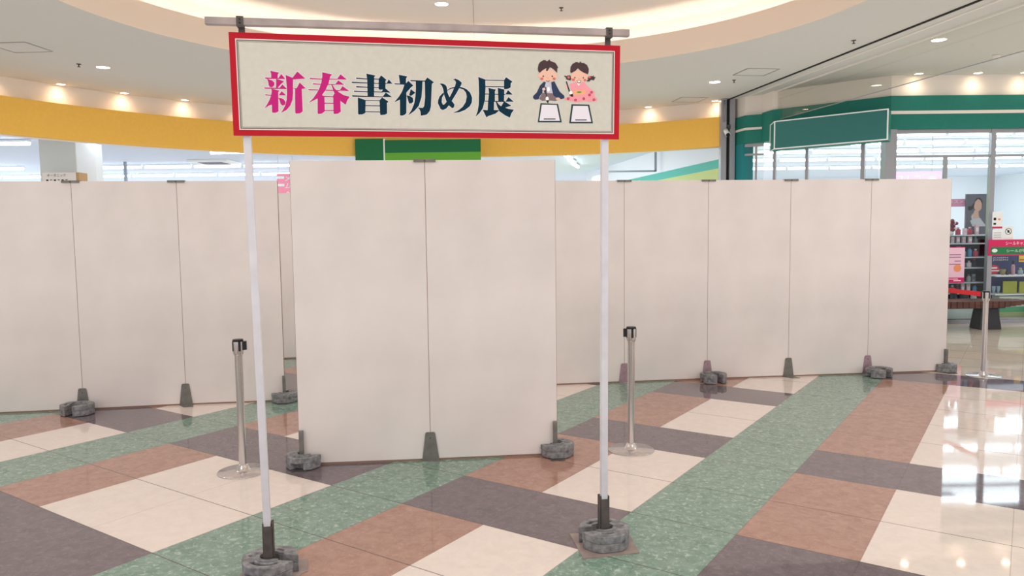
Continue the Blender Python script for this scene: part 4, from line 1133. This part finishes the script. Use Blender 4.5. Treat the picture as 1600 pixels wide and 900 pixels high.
# notices on the glass
for (x0_, y0_, x1_, y1_, lb, kind) in ((1551, 331, 1566, 357, 'white notice with black symbols and red strip on the glass', 0), (1551, 359, 1566, 374, 'plain white notice with faint text lines, below the one with symbols', 1), (1568, 353, 1583, 374, 'white notice with a round prohibition symbol on the glass', 2)):
    xa, xb, za, zb = pr(x0_, y0_, x1_, y1_, Yg)
    root = empty('notice', (xa, Yg, za), 0, lb, 'notice')
    mb = MB(); mb.box(xa, xb, Yg, Yg + .003, za, zb, M_WHITE); mb.put('sheet', root); mb = MB()
    w = xb - xa; h = zb - za
    if kind == 0:
        mb.box(xa, xb, Yg - .002, Yg - .0005, za, za + .03, mat('notice_red', (206, 40, 70), .5))
        mb.box(xa + .02, xa + .06, Yg - .002, Yg - .0005, za + .13, za + .17, M_FRAMED); mb.box(xa + .09, xa + .13, Yg - .002, Yg - .0005, za + .13, za + .16, mat('badge_orange', (240, 150, 100), .5)); mb.box(xa + .02, xa + .06, Yg - .002, Yg - .0005, za + .06, za + .09, M_FRAMED)
    elif kind == 1:
        for k in range(3): mb.box(xa + .02, xb - .02, Yg - .002, Yg - .0005, za + .03 + .035 * k, za + .038 + .035 * k, mat('notice_grey', (150, 156, 160), .5))
    else:
        c = ((xa + xb) / 2, (za + zb) / 2 + .02); V = []; Fc = []
        for i in range(24):
            a = 2 * PI * i / 24; V += [(c[0] + .052 * math.cos(a), Yg - .002, c[1] + .052 * math.sin(a)), (c[0] + .044 * math.cos(a), Yg - .002, c[1] + .044 * math.sin(a))]
        Fc = [(2 * i, (2 * i + 2) % 48, (2 * i + 3) % 48, 2 * i + 1) for i in range(24)]; mb.add(V, Fc, M_FRAMED)
        mb.box(c[0] - .015, c[0] + .015, Yg - .002, Yg - .0005, c[1] - .02, c[1] + .02, M_FRAMED); mb.beam((c[0] - .035, Yg - .003, c[1] + .035), (c[0] + .035, Yg - .003, c[1] - .035), .001, .008, M_FRAMED)
    mb.put('print', root)

# magenta and green banner
xa, xb, za, zb = pr(1543, 374, 1640, 399, Yg)
root = empty('window_banner', (xa, Yg - .03, za), 0, 'magenta window banner with a green strip and white lettering', 'banner')
mb = MB(); mb.box(xa, xb, Yg - .03, Yg - .025, za, zb, mat('banner_magenta', (214, 34, 96), .5)); mb.put('sheet', root)
mb = MB(); g0_, g1_ = at(1546, 386, Yg), at(1640, 396.5, Yg); mb.box(g0_.x, g1_.x, Yg - .034, Yg - .0315, g1_.z, g0_.z, mat('banner_green', (40, 124, 74), .5)); mb.put('green_strip', root)
mb = MB(); c = at(1588, 380, Yg); text_on(mb, 'シールキャンペーン', (c.x + .06, Yg - .031, c.z), (1, 0, 0), (0, 0, 1), .50, .06, M_WHITE)
c = at(1590, 391.5, Yg); text_on(mb, 'シールが貼付台紙', (c.x + .06, Yg - .035, c.z), (1, 0, 0), (0, 0, 1), .52, .055, M_WHITE)
c = at(1552, 391.5, Yg); mb.add([(c.x + .045 * math.cos(2 * PI * i / 20), Yg - .0355, c.z + .03 * math.sin(2 * PI * i / 20)) for i in range(20)], [tuple(range(20))], M_WHITE); mb.put('lettering', root)

# navy display wall with shelves
Yn = 12.62; xa, xb, za, zb = pr(1541, 397, 1650, 478, Yn)
root = empty('display_wall', (xa, Yn, 0), 0, 'navy blue kitchenware display with white shelves in the window', 'display')
mb = MB(); mb.box(xa, xb, Yn, Yn + .04, 0, zb, mat('navy_panel', (60, 68, 112), .5)); mb.put('back_panel', root)
zsh = []
for yy in (428.5, 457):
    z = at(1570, yy, Yn).z; zsh.append(z); mb = MB(); mb.box(xa + .0, xb, Yn - .28, Yn - .001, z - .022, z, M_WHITE); mb.put('shelf', root)
mb = MB(); c = at(1563, 404, Yn)
text_on(mb, 'JOSEPH', (c.x, Yn - .001, c.z + .012), (1, 0, 0), (0, 0, 1), .25, .030, M_WHITE); text_on(mb, 'JOSEPH', (c.x, Yn - .001, c.z - .026), (1, 0, 0), (0, 0, 1), .25, .034, M_WHITE); mb.put('lettering', root)
# sticker
Ynf = Yn - .29; c = at(1553, 421, Ynf)
root = empty('round_sticker', (c.x, Ynf, c.z), 0, 'round red and white promotional sticker on the upper display shelf', 'sticker')
mb = MB(); mb.add([(.09 * math.cos(2 * PI * i / 28), 0, .075 * math.sin(2 * PI * i / 28)) for i in range(28)] + [(.09 * math.cos(2 * PI * i / 28), .004, .075 * math.sin(2 * PI * i / 28)) for i in range(28)],
   [tuple(range(28)), tuple(reversed(range(28, 56)))] + [(i, (i + 1) % 28, 28 + (i + 1) % 28, 28 + i) for i in range(28)], mat('sticker_red', (208, 46, 66), .5)); mb.build('disc', root)
mb = MB(); mb.box(-.085, .085, -.003, -.001, -.03, -.012, M_WHITE); mb.box(-.05, .05, -.003, -.001, .012, .036, M_WHITE); mb.build('print', root)
# goods on the upper shelf
def ob(name, px, base, lb, cat, fn):
    q = at(px, 440, Yn - .14); r_ = empty(name, (q.x, Yn - .14, base), 0, lb, cat); fn(r_); return r_
def bowl(r, h, rgb):
    def f(r_): mb = MB(); mb.lathe([(r * .5, 0), (r * .9, h * .5), (r, h), (r * .94, h), (r * .84, h * .5), (.0001, h * .12)], 20, mat('bowl_%d_%d_%d' % rgb, rgb, .4)); mb.build('body', r_)
    return f
def shaker(rgb, rgb2, h, r):
    def f(r_):
        mb = MB(); mb.lathe([(r, 0), (r, h * .55), (r * .55, h * .72)], 16, mat('shk_%d_%d_%d' % rgb, rgb, .35)); mb.build('body', r_)
        mb = MB(); mb.lathe([(r * .55, h * .72), (r * .5, h * .9), (r * .62, h * .92), (r * .5, h), (.0001, h)], 16, mat('shk_%d_%d_%d' % rgb2, rgb2, .35)); mb.build('lid', r_)
    return f
zu, zl = zsh
ob('mixing_bowl', 1566, zu, 'small olive bowl on the upper display shelf', 'bowl', bowl(.045, .09, (150, 140, 90)))
ob('mixing_bowl', 1573.5, zu, 'small dark bowl with orange foot on the upper display shelf', 'bowl', bowl(.04, .06, (70, 56, 60)))
ob('oil_bottle', 1582, zu, 'tall dark-topped bottle with white label on the upper display shelf', 'bottle', shaker((196, 150, 156), (50, 40, 50), .24, .03))
ob('storage_jar', 1593.5, zu, 'grey jar with pale green lid on the upper display shelf', 'jar', shaker((150, 164, 170), (176, 186, 130), .11, .04))
ob('cutting_board', 1578, zl, 'left one of the two yellow-green boards on the lower display shelf', 'cutting board', lambda r_: MB().box(-.115, .115, -.01, .01, 0, .20, mat('board_lime', (176, 176, 70), .5)).build('board', r_, bevel=.008) and None)
ob('cutting_board', 1602, zl, 'right yellow-green board on the lower display shelf, cut by the edge', 'cutting board', lambda r_: MB().box(-.10, .10, -.01, .01, 0, .19, mat('board_lime', (176, 176, 70), .5)).build('board', r_, bevel=.008) and None)
for px, lb in ((1553, 'left clear glass on the lower display shelf'), (1560, 'right clear glass on the lower display shelf')):
    ob('drinking_glass', px, zl, lb, 'glass', bowl(.028, .12, (150, 172, 186)))
Yt = Yn - .02
q = at(1597, 405, Yn - .02); root = empty('price_card', (q.x, Yn - .01, q.z), 0, 'yellow price card on the navy display at the right edge', 'card'); mb = MB(); mb.box(-.05, .06, -.004, .0, -.045, .06, mat('card_yellow', (244, 206, 66), .5)); mb.build('card', root)
mb = MB(); mb.box(-.04, .05, -.006, -.0045, -.02, .0, mat('notice_red', (206, 40, 70), .5)); mb.build('print', root)

# stacked boxes and drawers below the display
Yb = 12.32
for (y0_, y1_, rgb, nm, lb) in ((463, 479, (206, 214, 206), 'storage_box', 'pale box on top of the stack under the display shelf'), (479, 487, (80, 168, 120), 'storage_box', 'flat green box under the display, second of the stack'),
                              (487, 496, (166, 176, 124), 'storage_box', 'flat olive box under the display, third of the stack'), (496, 508, (226, 222, 226), 'drawer_unit', 'white low plinth with pink tag under the stacked boxes')):
    xa, xb, za, zb = pr(1562, y0_, 1640, y1_, Yb); za = max(za, 0) if y1_ < 508 else 0
    root = empty(nm, (xa, Yb, za), 0, lb, 'box'); mb = MB(); mb.box(xa, xb, Yb, Yb + .2, za + .001, zb, mat('stack_%d_%d_%d' % rgb, rgb, .5)); mb.put('body', root, bevel=.003)
    if y1_ == 508:
        mb = MB(); c0_, c1_ = at(1564, 498, Yb), at(1575, 503, Yb); mb.box(c0_.x, c1_.x, Yb - .003, Yb - .0005, c1_.z, c0_.z, PM); mb.put('tag', root)
        mb = MB(); c = at(1586, 501, Yb); mb.box(c.x - .05, c.x + .05, Yb - .003, Yb - .0005, c.z - .012, c.z + .012, mat('notice_grey', (150, 156, 160), .5)); mb.put('lettering', root)
xa, xb, za, zb = pr(1440, 472, 1528, 498, Yb + .02)
root = empty('display_plinth', (xa, Yb, 0), 0, 'white display plinth on a grey base behind the bench', 'plinth')
mb = MB(); mb.box(xa, xb, Yb, Yb + .35, za, zb, mat('plinth_white', (214, 224, 222), .5)); mb.put('top_block', root)
mb = MB(); mb.box(xa, xb, Yb + .01, Yb + .34, 0, za - .0005, mat('plinth_grey', (110, 112, 122), .5)); mb.put('base', root)
# small goods on the plinth
for k, (px, w, h, rgb, lb) in enumerate(((1490, .06, .16, (60, 66, 70), 'dark rounded pot on the white plinth, left'), (1506, .08, .14, (70, 74, 80), 'dark rounded pot on the white plinth, middle'), (1521, .05, .12, (190, 196, 196), 'pale jar on the white plinth, right'))):
    q = at(px, 460, Yb + .15); root = empty('pot', (q.x, Yb + .15, zb), 0, lb, 'pot'); mb = MB(); mb.lathe([(w * .6, 0), (w, h * .4), (w * .8, h * .85), (w * .85, h)], 18, mat('pot_%d' % k, rgb, .4)); mb.build('body', root)
